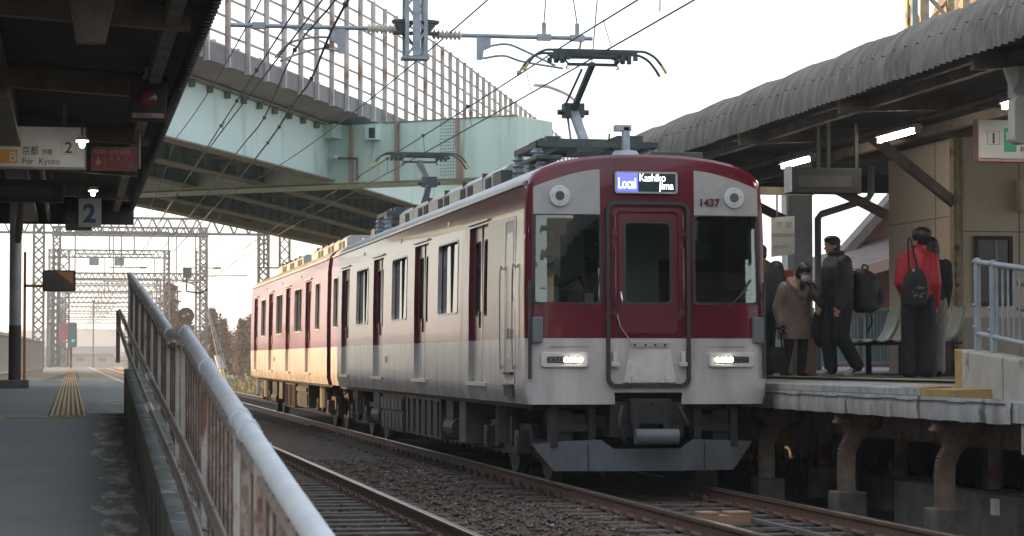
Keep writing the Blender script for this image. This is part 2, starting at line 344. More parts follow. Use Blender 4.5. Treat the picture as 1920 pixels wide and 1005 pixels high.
def catm(P, k=6):
    P = [Vector(p) for p in P]; Q = [P[0]*2-P[1]] + P + [P[-1]*2-P[-2]]; out = []
    for i in range(1, len(Q)-2):
        for j in range(k):
            t = j/k; a,b,c,d = Q[i-1:i+3]
            out.append(.5*((2*b) + (c-a)*t + (2*a-5*b+4*c-d)*t*t + (3*b-a-3*c+d)*t**3))
    return out + [P[-1]]
# ================================================================ THE TRAIN
HWZ = [(.5,1.33),(.92,1.335),(1.06,1.37),(2.2,1.37),(3.1,1.352),(3.37,1.32),(4,1.30)]
def lerp_tab(T, z):
    for (a, x), (b, y) in zip(T, T[1:]):
        if z <= b: return x + (y-x)*(z-a)/(b-a)
    return T[-1][1]
def hw(z): return lerp_tab(HWZ, z)
ROOF = [(0,3.70),(.3,3.69),(.55,3.655),(.75,3.60),(.88,3.535),(.95,3.475),(.985,3.42),(1,3.37)]
def zr(f): return lerp_tab(ROOF, abs(f))
def plan(f, n=6.5, D=.20): return D*(1-(1-min(1,abs(f))**n)**(1/n))
FX = sorted(set([s*x for x in (.02,.1,.19,.28,.36,.39,.45,.51,.58,.66,.74,.82,.88,.92,.95,.97,.984,.993,.998,1) for s in (-1,1)]))
def wall(root, s, doors, wins, L, front, y0f):
    yb = {y0f, L}; ops = []
    for a, b in doors: ops.append((a, b, 1.14, 3.04)); yb |= {a, b}
    for a, b in wins: ops.append((a, b, 2.01, 2.95)); yb |= {a, b}
    Y = sorted(yb); Z = [.92, 1.0, 1.06, 1.14, 1.6, 2.01, 2.2, 2.6, 2.95, 3.04, 3.1, 3.24, 3.37]
    k = B(); k.grid(lambda y, z: (s*hw(z), y, z), Y, Z, lambda y, z: any(a<y<b and c<z<d for a,b,c,d in ops))
    for a, b, c, d in ops:                                  # reveals
        D = .07; n = [(a,c),(b,c),(b,d),(a,d)]
        for (p, q), (r, t) in zip(n, n[1:] + n[:1]):
            k.add([(s*hw(q),p,q),(s*hw(t),r,t),(s*(hw(t)-D),r,t),(s*(hw(q)-D),p,q)], [(0,1,2,3)])
    k.build('side_wall', 'paint', root, smooth=True, angle=30)
    f = lambda dx: (lambda y, z: (s*(hw(z)+dx), y, z))
    for a, b in doors:
        mid = (a+b)/2; d = B()
        for y0, y1 in ((a, mid-.012), (mid+.012, b)):
            w0, w1 = y0+.13, y1-.13; hole = rrect(w0, 1.95, w1, 2.86, .06); out = []
            # outer polygon with as many points as the hole
            cx, cz = (y0+y1)/2, (1.14+3.04)/2
            for (hy, hz) in hole:
                ty = (y1-cx)/max(1e-4,abs(hy-cx)); tz = (3.04-cz)/max(1e-4,abs(hz-(1.95+2.86)/2)); t = min(ty,tz)
                out.append((cx+(hy-cx)*t, min(3.04,max(1.14,cz+(hz-(1.95+2.86)/2)*t))))
            for q in (0,5,10,15): pass
            # snap the corner points so the leaf fills its rectangle
            cor = [(y1,3.04),(y0,3.04),(y0,1.14),(y1,1.14)]
            for ci, c in enumerate(cor): out[ci*5+2] = c
            ring(d, out, hole, f(-.055), f(-.085))
        dr = d.build('door', 'paint', root)
        g = B(); r = B()
        for y0, y1 in ((a, mid-.012), (mid+.012, b)):
            g.add([f(-.072)(*p) for p in rrect(y0+.125, 1.945, y1-.125, 2.865, .06)], [tuple(range(20))])
            ring(r, rrect(y0+.12,1.94,y1-.12,2.87,.065), rrect(y0+.14,1.96,y1-.14,2.85,.05), f(-.05), f(-.06))
        g.build('door_glass', 'wglass', dr); r.build('door_window_trim', 'rubber', dr)
        q = B(); q.box((s*1.31, mid-.014, 1.15), (s*1.30, mid+.014, 3.03)); q.build('seam', 'rubber', dr)
        q = B(); q.box((s*1.30, a-.02, 1.095), (s*1.405, b+.02, 1.137)); q.build('door_sill', 'alu', dr)
        q = B(); q.box((s*(hw(3.08)-.01), a-.08, 3.075), (s*(hw(3.08)+.028), b+.08, 3.10)); q.build('rain_strip', 'alu', dr)
        q = B(); q.tube([(s*1.325, mid+.16, 2.0),(s*1.325, mid+.16, 1.80)], .012, 6); q.build('handle', 'chrome', dr)
    for a, b in wins:
        wn = B(); ring(wn, rrect(a-.012, 1.998, b+.012, 2.962, .09), rrect(a+.012, 2.022, b-.012, 2.938, .07), f(.007), f(-.045))
        wd = wn.build('window', 'alu' , root)
        g = B(); g.add([f(-.055)(*p) for p in rrect(a, 2.01, b, 2.95, .05)], [tuple(range(20))]); g.build('pane', 'wglass', wd)
        if b-a > 1:
            q = B(); q.box((s*1.30, (a+b)/2-.025, 2.02), (s*1.325, (a+b)/2+.025, 2.94)); q.build('mullion', 'rubber', wd)
def bogie(root, yc):
    k = B()
    for s in (-1, 1):
        k.prism([(-1.45,.52),(-1.3,.66),(-.5,.66),(-.35,.45),(.35,.45),(.5,.66),(1.3,.66),(1.45,.52),(1.3,.40),(.7,.40),(.4,.28),(-.4,.28),(-.7,.40),(-1.3,.40)],
            lambda a, z, s=s: (s*1.04, yc+a, z), lambda a, z, s=s: (s*.92, yc+a, z))
        for a in (-1.05, 1.05): k.cbox((s*1.08, yc+a, .46), (.16,.26,.26)); k.tube([(s*1.17,yc+a,.43),(s*1.02,yc+a,.43)], .09, 10)
        k.tube([(s*1.02,yc,.42),(s*1.02,yc,.86)], .20, 12); k.cbox((s*1.08,yc-.52,.56),(.1,.1,.35)); k.cbox((s*1.08,yc+.5,.5),(.08,.16,.3))
        for a in (-1.5,1.5): k.cbox((s*.95,yc+a,.40),(.14,.10,.22))
    k.box((-.95, yc-.25, .5), (.95, yc+.25, .8)); bo = k.build('bogie', 'dark2', root)
    for s in (-1, 1):
        for a in (-1.05, 1.05):
            q = B(); q.tube([(s*.80,yc+a,.43),(s*.80,yc+a,.43)], .43, 24) if 0 else None
            q.tube([(s*.66,yc+a,.43),(s*.68,yc+a,.43),(s*.69,yc+a,.43),(s*.79,yc+a,.43)], [.455,.455,.43,.425], 28)
            q.tube([(s*.785,yc+a,.43),(s*.83,yc+a,.43)], [.18,.12], 14)
            q.build('wheel', 'dark2', bo, smooth=True)
    q = B(); [q.tube([(-.7,yc+a,.43),(.7,yc+a,.43)], .08, 10) for a in (-1.05,1.05)]; q.build('axle', 'dark', bo)
def underfloor(root, items, L=20):
    k = B(); k.box((-1.2,.5,.86),(1.2,L-.2,1.0)); k.box((-.12,.5,.6),(.12,L-.3,.86)); k.build('underframe', 'dark', root)
    for (y0, y1, z0, z1, mt, kind) in items:
        for s in (-1, 1):
            k = B(); k.cur = 0; k.box((s*.55, y0, z0), (s*1.22, y1, z1))
            if kind == 'panels':
                n = max(2, int((y1-y0)/.42))
                for i in range(n):
                    a = y0 + (y1-y0)*i/n; k.cur = 1
                    k.box((s*1.22, a+.06, z0+.34), (s*1.26, a+(y1-y0)/n-.05, z1-.06)); k.cur = 2
                    k.box((s*1.22, a+.05, z0+.04), (s*1.245, a+(y1-y0)/n-.05, z0+.30))
            if kind == 'ribs':
                k.cur = 2
                for i in range(6): a = y0 + (y1-y0)*(i+.3)/6; k.box((s*1.22, a, z0+.03), (s*1.25, a+.03, z1-.03))
            if kind == 'tank': k.cur = 2; k.tube([(s*1.12,y0-.1,z0+.1),(s*1.12,y1+.1,z0+.1)], .14, 12)
            k.build('equipment_box', [mt, 'brown_box', 'dark2'], root, bevel=.008)
def panto(root, yh, dirn):
    zt = 5.185; yk = yh + dirn*1.15; yb_ = yh + dirn*.45
    k = B()
    k.box((-.75,yb_-.75,3.98),(-.68,yb_+.75,4.05)); k.box((.68,yb_-.75,3.98),(.75,yb_+.75,4.05))
    for a in (-.72,.72): k.box((-.75,yb_+a-.04,3.98),(.75,yb_+a+.04,4.05))
    k.box((-.16,yb_-.3,3.96),(.16,yb_+.35,4.12)); k.tube([(-.4,yb_,4.1),(.4,yb_,4.1)], .05, 8); k.box((.3,yb_-.5,4.0),(.62,yb_+.4,4.15)); k.box((-.6,yb_-.2,4.0),(-.36,yb_+.55,4.13))
    [k.tube([(x,yb_+y,4.0),(x+.02,yb_+y,4.20)],.012,5) for x,y in ((-.45,.3),(.25,-.2),(.5,.4))]; [k.cbox((x,yb_+y,4.08),(.16,.2,.10)) for x,y in ((-.2,.55),(.15,.5),(.45,-.55),(-.5,-.4))]
    p = k.build('pantograph', 'steel_dark', root)
    for x in (-.72,.72):
        for a in (-.6,.6):
            q = B(); n = [3.66+.026*i for i in range(13)]; q.tube([(x,yb_+a,z) for z in n], [.09 if i%3==1 else .055 for i in range(13)], 12); q.build('insulator', 'galv', p, smooth=True)
    q = B(); q.bar((0,yb_,4.10),(0,yk,4.57),.10,.09); q.bar((-.12,yb_+dirn*.2,4.05),(-.05,yk+dirn*.1,4.5),.025); q.build('lower_arm', 'galv', p)
    q = B(); q.bar((0,yk,4.57),(0,yh,zt-.16),.065,.06); q.bar((-.09,yk+dirn*.02,4.66),(-.09,yh+dirn*.2,zt-.2),.022); q.box((-.13,yk-.09,4.48),(.13,yk+.1,4.66)); q.tube([(-.2,yk,4.55),(.2,yk,4.55)],.035,8); q.build('upper_arm', 'steel_dark', p)
    q = B()
    for a in (-.17,.17):
        q.box((-.52,yh+a-.022,zt-.05),(.52,yh+a+.022,zt)); q.box((-.50,yh+a-.012,zt-.075),(.50,yh+a+.012,zt-.05))
        for s in (-1, 1):
            q.tube(catm([(s*.50,yh+a,zt-.015),(s*.62,yh+a,zt-.02),(s*.74,yh+a,zt-.08),(s*.83,yh+a,zt-.18)],4), .017, 6)
            for x in (.42,.5,.34): q.cbox((s*x, yh+a, zt-.10), (.05,.05,.06))
    for s in (-1,1): q.bar((s*.40,yh-.17,zt-.09),(s*.40,yh+.17,zt-.09),.04); q.bar((s*.30,yh-.17,zt-.07),(s*.30,yh+.17,zt-.07),.03)
    q.bar((-.31,yh,zt-.165),(.31,yh,zt-.165),.035); q.bar((-.3,yh,zt-.165),(-.36,yh,zt-.09),.02); q.bar((.3,yh,zt-.165),(.36,yh,zt-.09),.02)
    for s in (-1,1): q.tube(catm([(s*.3,yh,zt-.17),(s*.33,yh,zt-.21),(s*.29,yh,zt-.215)],3),.008,5)
    q.build('collector_head', 'steel_dark', p)
    q = B()
    for a, s in ((-.17,-1),(.17,-1),(-.17,1)): q.tube([(s*.83,yh+a,zt-.18),(s*.89,yh+a,zt-.275)], .018, 6)
    q.build('horn_tip', 'yellow', p); q = B(); q.tube([(.83,yh+.17,zt-.18),(.89,yh+.17,zt-.275)], .018, 6); q.build('horn_tip', 'steel_dark', p)
def roofgear(root, acs, L):
    for (a, b) in acs:
        k = B(); k.loft([[(x*(1 if i==0 else 1), y, z) for (x, z) in ((-.78,3.52),(-.78,3.86),(-.70,3.93),(.70,3.93),(.78,3.86),(.78,3.52))] for i, y in enumerate((a, b))])
        ac = k.build('roof_cooler_cover', 'silver', root)
        v = B(); y = a + .35; i = 0
        while y < b - .7:
            for s in (-1,1): v.box((s*.775,y,3.66),(s*.79,y+.42,3.83))
            y += .62 if i % 2 == 0 else 1.5; i += 1
        v.build('cooler_vent', 'black_box', ac)
        v = B()
        for y in [a + (b-a)*j/6 for j in range(1,6)]: v.box((-.783,y-.006,3.55),(.783,y+.006,3.934))
        v.build('cover_seam', 'dark2', ac)
def common(root, doors, wins, L, y0f, acs, boxes, bogs, front):
    for s in (-1, 1): wall(root, s, doors, wins, L, front, y0f)
    k = B(); ys = None
    if front:
        k.grid(lambda f, v: (f*1.32, (plan(f)+.30 if v == 0 else (.75 if v == 1 else L)), zr(f)), FX, [0,1,2])
    else:
        k.grid(lambda f, v: (f*1.32, (0 if v == 0 else L), zr(f)), FX, [0,1])
    k.build('roof', 'silver', root, smooth=True)
    k = B()
    for s in (-1,1): k.box((s*1.318, y0f+.2, 3.355),(s*1.345, L, 3.385))
    k.build('gutter', 'alu', root)
    k = B(); k.prism([(-1.33,.93),(1.33,.93),(1.35,2.5),(1.31,3.36),(1.2,3.5),(.8,3.62),(0,3.69),(-.8,3.62),(-1.2,3.5),(-1.31,3.36),(-1.35,2.5)], lambda x,z:(x,L-.02,z), lambda x,z:(x,L,z)); k.build('end_wall', 'maroon', root)
    k = B(); k.box((-1.28,.35,1.08),(1.28,L-.05,1.14)); k.build('floor_plate', 'dark2', root)
    k = B(); k.box((-1.25,2.0,3.1),(1.25,L-.05,3.13)); k.build('ceiling_panel', 'interior', root)
    k = B()
    for s in (-1,1):
        p = [0 if not front else 2.1] + [y for d in doors for y in d] + [L]
        for a, b in list(zip(p[::2], p[1::2]))[1 if front else 0:]:
            if b-a > .8: k.box((s*.78,a+.15,1.5),(s*1.27,b-.15,1.62)); k.box((s*1.18,a+.15,1.6),(s*1.28,b-.15,2.05))
    k.build('bench_seat', 'seatred', root)
    roofgear(root, acs, L); underfloor(root, boxes, L)
    for y in bogs: bogie(root, y)
    k = B()
    for s in (-1,1):
        for y in (5.6, 10.3, 14.9): k.cbox((s*1.345, y, 3.2), (.012,.10,.06))
    k.build('side_lamp', 'alu', root)

car = thing('train_car', 'leading maroon and white train car with pantographs raised, lit headlights and Kashikojima sign', 'train car', (6.255,25.68,0), 0, 'coupled cars of the local train')
doors1 = [(2.5,3.85),(7.35,8.7),(12.2,13.5),(16.95,18.2)]; wins1 = [(4.72,6.4),(9.5,11.15),(14.2,15.85),(18.85,19.6)]
common(car, doors1, wins1, 20.0, .20, [(4.6,14.6)], [(5.0,5.5,.33,.86,'brown_box','plain'),(7.1,10.6,.30,.86,'dark2','ribs'),(10.8,13.4,.28,.86,'dark','panels'),(6.0,6.6,.4,.86,'dark','tank'),(13.8,14.6,.4,.86,'dark','tank')], (2.75,17.25), True)
# --- front shell
ZF = [.92,1.0,1.05,1.2,1.64,1.65,1.85,2.035,2.3,2.7,2.93,3.0,3.02,3.15,3.28]
def fshell(f, v):
    n = len(ZF)
    if v < n: z = ZF[v]; return (f*hw(z), plan(f) + .05*max(0,z-1.65)/1.7, z)
    t = v - n; zt = zr(f); zb_ = 3.28 + (zt-3.28)*.5; o = plan(f) + .05
    return [(f*1.33, o, zb_), (f*1.325, o+.012, zt-.05), (f*1.322, o+.05, zt-.014), (f*1.32, plan(f)+.30, zt)][t]
def fskip(f, v):
    i = int(v); a = abs(f)
    if i + 1 >= len(ZF): return False
    z = (ZF[i]+ZF[i+1])/2; x = a*1.37
    if z < 1.05 and a < .27: return True
    if 2.035 < z < 3.01 and .39 < a < .93: return True
    if 2.035 < z < 2.92 and a < .19: return True
    return False
k = B(); k.grid(fshell, FX, list(range(len(ZF)+4)), fskip); fm = k.build('front_mask', 'paint', car, smooth=True, angle=40)
def fy(x): return plan(x/1.37) + .0
def F(d, rk=True): return lambda x, z: (x, plan(x/hw(z)) + (.05*max(0,z-1.65)/1.7 if rk else 0) - d, z)
def front_plate(poly, d0, d1, name, mt, par, bevel=0):
    k = B(); k.prism(poly, F(d0), F(d1)); return k.build(name, mt, par, bevel=bevel)
def dense(poly, n=4):
    out = []
    for a, b in zip(poly, poly[1:]+poly[:1]): out += [(a[0]+(b[0]-a[0])*i/n, a[1]+(b[1]-a[1])*i/n) for i in range(n)]
    return out
def strip_plate(x0, x1, zf0, zf1, d, name, mt, par, n=10):
    k = B(); xs = [x0+(x1-x0)*i/n for i in range(n+1)]
    rows = [[F(d)(x,zf0(x)) for x in xs],[F(d)(x,zf1(x)) for x in xs],[F(d-.012)(x,zf0(x)) for x in xs],[F(d-.012)(x,zf1(x)) for x in xs]]
    N = n+1; vs = sum(rows, []); fs = []
    for i in range(n): fs += [(i,i+1,N+i+1,N+i),(2*N+i,3*N+i,3*N+i+1,2*N+i+1),(i,2*N+i,2*N+i+1,i+1),(N+i,N+i+1,3*N+i+1,3*N+i)]
    fs += [(0,N,3*N,2*N),(n,2*N+n,3*N+n,N+n)]
    k.add(vs, fs); return k.build(name, mt, par)
for s in (-1, 1):
    a, b = (.535, 1.275)
    xa, xb = (s*a, s*b)
    g = strip_plate(xa, xb, lambda x: 2.035, lambda x: 3.005, -.012, 'front_window', 'fglass', car)
    # rubber surround
    k = B(); o = rrect(min(xa,xb)-.02, 2.015, max(xa,xb)+.02, 3.02, .05, 6); i_ = rrect(min(xa,xb)+.008, 2.043, max(xa,xb)-.008, 3.0, .04, 6)
    ring(k, o, i_, F(.006), F(-.02)); k.build('window_rubber', 'rubber', g)
    pl = strip_plate(xa, xb, lambda x: 3.012, lambda x: 3.51-.20*((abs(x)-a)/(b-a))**1.5, .008, 'lamp_panel', 'plate', car)
    cx = s*.99; c = F(.02)(cx, 3.21); q = B(); q.tube([(c[0],c[1]+.02,c[2]),(c[0],c[1]-.02,c[2]),(c[0],c[1]-.022,c[2])],[.115,.115,.108],28); q.build('lamp_bezel', 'sign_white', pl, smooth=True)
    q = B(); q.tube([(c[0],c[1]+.01,c[2]),(c[0],c[1]-.026,c[2])],.052,20); q.build('top_lamp', 'brown_box', pl)
    q = B(); [q.tube([(c[0]+.085*math.cos(t),c[1],c[2]+.085*math.sin(t)),(c[0]+.085*math.cos(t),c[1]-.027,c[2]+.085*math.sin(t))],.006,6) for t in (0,1.57,3.14,4.71)]; q.build('bezel_screw', 'dark2', pl)
    # low headlight
    k = B(); P = rrect(s*.945-.265, 1.325, s*.945+.265, 1.495, .04, 5); k.prism(P, lambda x,z: F(-.02)(x,z), lambda x,z: (x, fy(s*.945)-.035 + .05*(abs(x)-.945), z)); h = k.build('headlight', 'white_paint', car, bevel=.012)
    yf = fy(s*.945)-.04
    k = B(); k.prism(rrect(s*.945-.20,1.375,s*.945+.20,1.445,.02,3), lambda x,z:(x,yf+.01+.05*(abs(x)-.945),z), lambda x,z:(x,yf+.001+.05*(abs(x)-.945),z)); k.build('lens_bed','rubber',h)
    for j in range(4):
        x = s*(.945-.20+.03+.052*j); yy = yf+.05*(abs(x)-.945); q = B(); q.tube([(x,yy+.01,1.41),(x,yy-.006,1.41)],.027,14); q.build('lit_lamp','lamp_on',h)
    for j in range(4):
        x = s*(.945+.20-.025-.046*j); yy = yf+.05*(abs(x)-.945); q = B(); q.tube([(x,yy+.01,1.41),(x,yy-.004,1.41)],.019,12); q.build('tail_lamp','tail',h); q = B(); q.tube([(x,yy+.01,1.41),(x,yy-.002,1.41)],.0225,12); q.build('lamp_rim','chrome',h)
    # corner side step/handle bar and grey box
    k = B(); k.box((s*1.345,-.02,1.20),(s*1.31,.03,2.27)); k.box((s*1.335,-.0,1.3),(s*1.32,.25,1.36)); k.box((s*1.335,0,2.1),(s*1.32,.25,2.16)); k.build('corner_guard','dark2',car,bevel=.012)
    k = B(); k.box((s*1.19,-.06,1.59),(s*1.31,.2,1.88)); k.build('corner_lamp_box','plow',car,bevel=.02)
# destination sign
k = B(); k.prism(rrect(-.375,3.245,.335,3.485,.03), lambda x,z:(x,.02,z), lambda x,z:(x,-.012,z)); ds = k.build('destination_sign','alu',car)
k = B(); k.box((-.35,-.014,3.265),(-.115,-.019,3.465)); k.build('display_field','led_blue',ds)
k = B(); k.box((-.115,-.014,3.265),(.31,-.019,3.465)); k.build('display_field','led_dark',ds)
text('Local', .165, 'led_white', ds, (-.345,-.021,3.300), sx=.60)
text('Kashiko', .118, 'led_white', ds, (-.105,-.021,3.380), sx=.80)
text('jima', .118, 'led_white', ds, (.125,-.021,3.292), sx=.84)
text('1437', .115, 'maroon', car, (.585,F(.012)(.7,3.1)[1]-.004,3.115), name='number_lettering', ext=.006, sx=1.05, bold=.003)
# gangway surround, door, lower hatch
k = B(); ring(k, rrect(-.475,1.105,.475,3.16,.10,6), rrect(-.435,1.145,.435,3.12,.07,6), lambda x,z:(x,-.05+.05*max(0,z-1.65)/1.7,z), lambda x,z:(x,.04,z)); k.build('gangway_frame','rubber',car)
k = B(); ring(k, rrect(-.40,1.85,.40,3.085,.07,5), rrect(-.355,1.88,.355,3.045,.05,5), F(.03), F(-.01)); k.build('gangway_trim','maroon',car)
k = B(); ring(k, rrect(-.33,1.70,.33,3.02,.06,5), rrect(-.26,2.035,.26,2.925,.05,5), F(.024), F(-.03)); gd = k.build('gangway_door','maroon',car)
g = B(); g.add([F(.006)(*p) for p in rrect(-.27,2.025,.27,2.935,.05)], [tuple(range(20))]); g.build('door_glass','fglass',gd)
k = B(); ring(k, rrect(-.275,2.02,.275,2.94,.055,5), rrect(-.25,2.045,.25,2.915,.045,5), F(.029), F(.0)); k.build('window_rubber','rubber',gd)
k = B(); k.tube(catm([(-.315,-.02,2.00),(-.315,-.07,2.03),(-.315,-.075,2.10),(-.315,-.03,2.15)],4),.014,8); k.build('handle','chrome',gd,smooth=True)
for s in (-1,1):
    k = B(); k.tube(catm([(s*.385,.02,1.98),(s*.385,-.06,2.02),(s*.385,-.06,2.55),(s*.385,-.06,2.62),(s*.385,.02,2.66)],4),.012,8); k.cbox((s*.385,-.02,2.80),(.07,.05,.05)); k.cbox((s*.385,-.02,1.93),(.05,.06,.06)); k.tube([(s*.385,-.03,2.86),(s*.385,-.03,3.0)],.012,8); k.build('grab_handle','maroon',car,smooth=True)
k = B(); k.prism([(-.215,1.555),(.24,1.555),(.31,1.155),(-.29,1.155)], lambda x,z:(x,.02,z), lambda x,z:(x,-.03,z)); ht = k.build('gangway_step','white_paint',car,bevel=.008)
k = B(); k.prism(rrect(-.21,1.545,.235,1.60,.025), lambda x,z:(x,-.045,z), lambda x,z:(x,.02,z)); sb = k.build('step_bar','plate',ht)
k = B(); [k.tube([(x,-.05,1.572),(x,-.04,1.572)],.013,8) for x in (-.16,-.04,.07,.18)]; k.build('bolt','tail',ht)
for x in (-.17,.20): k = B(); k.cbox((x,-.055,1.185),(.06,.05,.06)); k.cbox((x,-.05,1.22),(.03,.04,.05)); k.cbox((x-.05,-.04,1.165),(.05,.03,.025)); k.cbox((x+.05,-.04,1.165),(.05,.03,.025)); k.build('hatch_latch','white_paint',ht,bevel=.006)
for s in (-1,1): k = B(); k.cbox((s*.385,-.035,1.42),(.045,.05,.16)); k.cbox((s*.385,-.045,1.36),(.09,.05,.05)); k.build('hatch_latch','white_paint',ht,bevel=.006)
k = B(); k.tube([(-.36,-.03,1.92),(-.33,-.055,1.78),(-.19,-.06,1.58)],.006,6); k.build('cable','alu',ht)
# wiper and small fittings
k = B(); k.tube([(.92,-.03,1.99),(.98,-.04,2.06),(1.13,-.015,2.19)],.010,6); k.tube([(1.04,.0,2.10),(1.19,.03,2.30)],.009,6); k.build('wiper','rubber',car)
k = B()
for s in (-1,1): k.box((s*.58,-.003,1.657),(s*.86 if s>0 else -.95,-.002+.006,1.66)); k.box((s*1.1,.01,1.55),(s*.66,-.002,1.553))
k.build('panel_joint','dark2',car)
# cab interior
k = B(); k.box((-1.28,1.95,1.1),(-.42,2.0,3.3)); k.box((.42,1.95,1.1),(1.28,2.0,3.3)); k.box((-.42,1.95,2.95),(.42,2.0,3.3)); k.box((-.42,1.95,1.1),(-.30,2.0,2.95)); k.box((.20,1.95,1.1),(.42,2.0,2.95)); k.box((-.30,1.95,1.1),(.20,2.0,2.0)); ci = k.build('cab_partition','cab_green',car); k = B(); k.box((.60,1.90,1.2),(1.27,1.94,2.6)); k.box((1.24,.9,1.2),(1.27,1.9,3.0)); k.build('darkening_curtain','black_box',car)  # black curtain sheets added to darken the view through the right windscreen
k = B(); k.box((.45,.25,1.2),(1.25,.75,1.98)); k.box((.5,.3,1.98),(1.2,.5,2.10)); k.cbox((.85,1.3,1.75),(.45,.45,.12)); k.cbox((.85,1.52,2.1),(.45,.1,.7)); k.build('driver_desk','black_box',car)
k = B(); k.box((-1.25,.28,1.2),(-.95,.8,2.22)); k.box((-.65,.3,1.2),(-.55,.6,2.15)); k.build('cab_cabinet','interior',car)
k = B(); k.tube([(-.95,.35,2.2),(-.7,.36,2.35),(-.6,.4,2.16)],.03,8); k.box((-.9,.4,1.6),(-.6,.9,2.18)); k.build('cab_equipment','dark2',car)
k = B(); k.box((.35,.3,3.05),(1.25,1.9,3.08)); k.box((1.0,.5,2.2),(1.22,.55,3.0)); k.build('cab_blind','dark',car)
k = B(); k.box((-.3,2.6,3.02),(-.22,3.9,3.06)); k.box((-.3,9,3.02),(-.22,10.2,3.06)); k.build('car_lamp','lamp_case',car)
# cab side door and steps, seen on the left flank
for s in (-1,1):
    k = B(); P = rrect(.66,1.14,1.34,3.03,.08,5); ring(k, P, rrect(.71,1.18,1.29,2.98,.06,5), lambda y,z,s=s:(s*(hw(z)+.008),y,z), lambda y,z,s=s:(s*(hw(z)-.02),y,z)); cdoor = k.build('cab_door','alu',car)
    k = B(); k.prism(rrect(.71,1.18,1.29,2.98,.06,5), lambda y,z,s=s:(s*(hw(z)+.002),y,z), lambda y,z,s=s:(s*(hw(z)-.02),y,z)); k.build('door_leaf','plate',cdoor)
    k = B(); k.prism(rrect(.80,2.05,1.2,2.85,.05,5), lambda y,z,s=s:(s*(hw(z)+.004),y,z), lambda y,z,s=s:(s*(hw(z)-.01),y,z)); k.build('door_window','tail',cdoor)
    k = B(); [k.tube(catm([(s*1.375,y,1.35),(s*1.41,y,1.38),(s*1.41,y,2.4),(s*1.37,y,2.44)],3),.009,6) for y in (.62,1.40)]; k.cbox((s*1.395,1.0,1.7),(.03,.05,.12)); k.build('hand_bar','plate',cdoor)
    k = B(); [k.box((s*1.375,.75,z),(s*1.41,1.25,z+.03)) for z in (1.10,1.24)]; k.box((s*1.375,.72,1.0),(s*1.39,1.28,1.12)); k.build('foothold','dark2',cdoor)
text('1437', .15, 'maroon', car, (-1.376,11.95,1.36), rot=(math.pi/2,0,-math.pi/2), name='number_lettering', ext=.002)
# coupler, plough
k = B(); k.box((-.42,.06,.55),(.42,.5,.95)); k.box((-.22,-.10,.70),(.24,.25,.98)); k.box((-.20,-.12,.62),(-.12,.1,.9)); k.box((.14,-.12,.62),(.22,.1,.9)); k.box((-.9,.3,.66),(.9,.5,.8)); k.build('coupler','dark',car,bevel=.015)
k = B(); k.tube([(-.20,-.22,.57),(.28,-.22,.57)],.085,16); cpl = k.build('coupler_head','plow',car,smooth=True,bevel=0)
k = B(); [k.tube([(x,-.12,.93),(x,-.09,.93)],.02,8) for x in (-.1,.03,.15)]; k.tube(catm([(-.3,-.05,.9),(-.36,-.15,.7),(-.28,-.1,.5)],4),.022,6); k.tube(catm([(.33,-.05,.9),(.42,-.12,.7),(.5,.1,.62)],4),.022,6); k.build('hose','dark',car)
for s in (-1,1):
    k = B()
    for x in (1.02,.6): k.box((s*x-.04,.15,.45),(s*x+.04,.35,.95))
    k.box((s*.55,.2,.62),(s*1.05,.3,.70)); k.box((s*.8,.25,.5),(s*1.0,.7,.85)); k.build('plough_hanger','dark',car)
PX = [-1.25,-1.02,-.8,-.52,-.38,-.19,0,.19,.38,.52,.8,1.02,1.25]
ptop = lambda x: lerp_tab([(0,.43),(.38,.43),(.52,.53),(1.26,.50)],abs(x)); pbot = lambda x: lerp_tab([(0,.185),(1.02,.185),(1.26,.485)],abs(x)); pcv = lambda x: .22*(abs(x)/1.25)**2
k = B(); k.grid(lambda x,v: (x,.02+pcv(x)+(.04 if v in (2,3) else 0)+(.03 if v in (0,3) else 0),pbot(x) if v in (0,3) else ptop(x)), PX, [0,1,2,3,0] if 0 else [0,1,2,3]); k.grid(lambda x,v: (x,.05+pcv(x)+(0 if v==0 else .04),pbot(x)),PX,[0,1]); pw = k.build('snow_plough','plow',car)
k = B(); [k.box((x-.004,.015+.22*(abs(x)/1.25)**2,.2),(x+.004,.03+.22*(abs(x)/1.25)**2,.5)) for x in (-.66,.66)]; k.build('plough_joint','rubber',pw)
# roof: antenna, pantographs, boxes
k = B(); k.tube([(-.02,1.0,3.68),(-.02,1.0,3.74),(-.02,1.0,3.80)],[.24,.17,.13],16); k.box((-.05,.98,3.78),(.03,1.06,4.08)); k.box((-.14,.98,4.03),(.05,1.1,4.10)); k.build('roof_antenna','galv',car,bevel=.006)
panto(car, 2.85, 1); panto(car, 17.6, -1)
for a,b in (((-1.0,1.3,3.72),(-.70,2.2,3.77)),((-.95,3.9,3.6),(-.80,4.5,3.80)),((.35,1.2,3.7),(.95,1.35,3.82)),((-.5,14.8,3.68),(.6,15.6,3.9)),((-.7,18.6,3.66),(.4,19.2,3.86))):
    k = B(); k.box(a,b); k.build('roof_box','steel_dark',car,bevel=.01)
k = B(); k.tube([(-.85,1.2,3.80),(-.5,3.6,3.86)],.02,6); k.build('roof_cable','steel_dark',car)
for (x,y) in ((-.92,1.45),(-.92,2.0),(-.6,18.9),(-.8,19.3)): k = B(); k.tube([(x,y,3.52+.015*i) for i in range(13)], [.08 if i%3==1 else .05 for i in range(13)], 10); k.build('roof_insulator','galv',car,smooth=True)
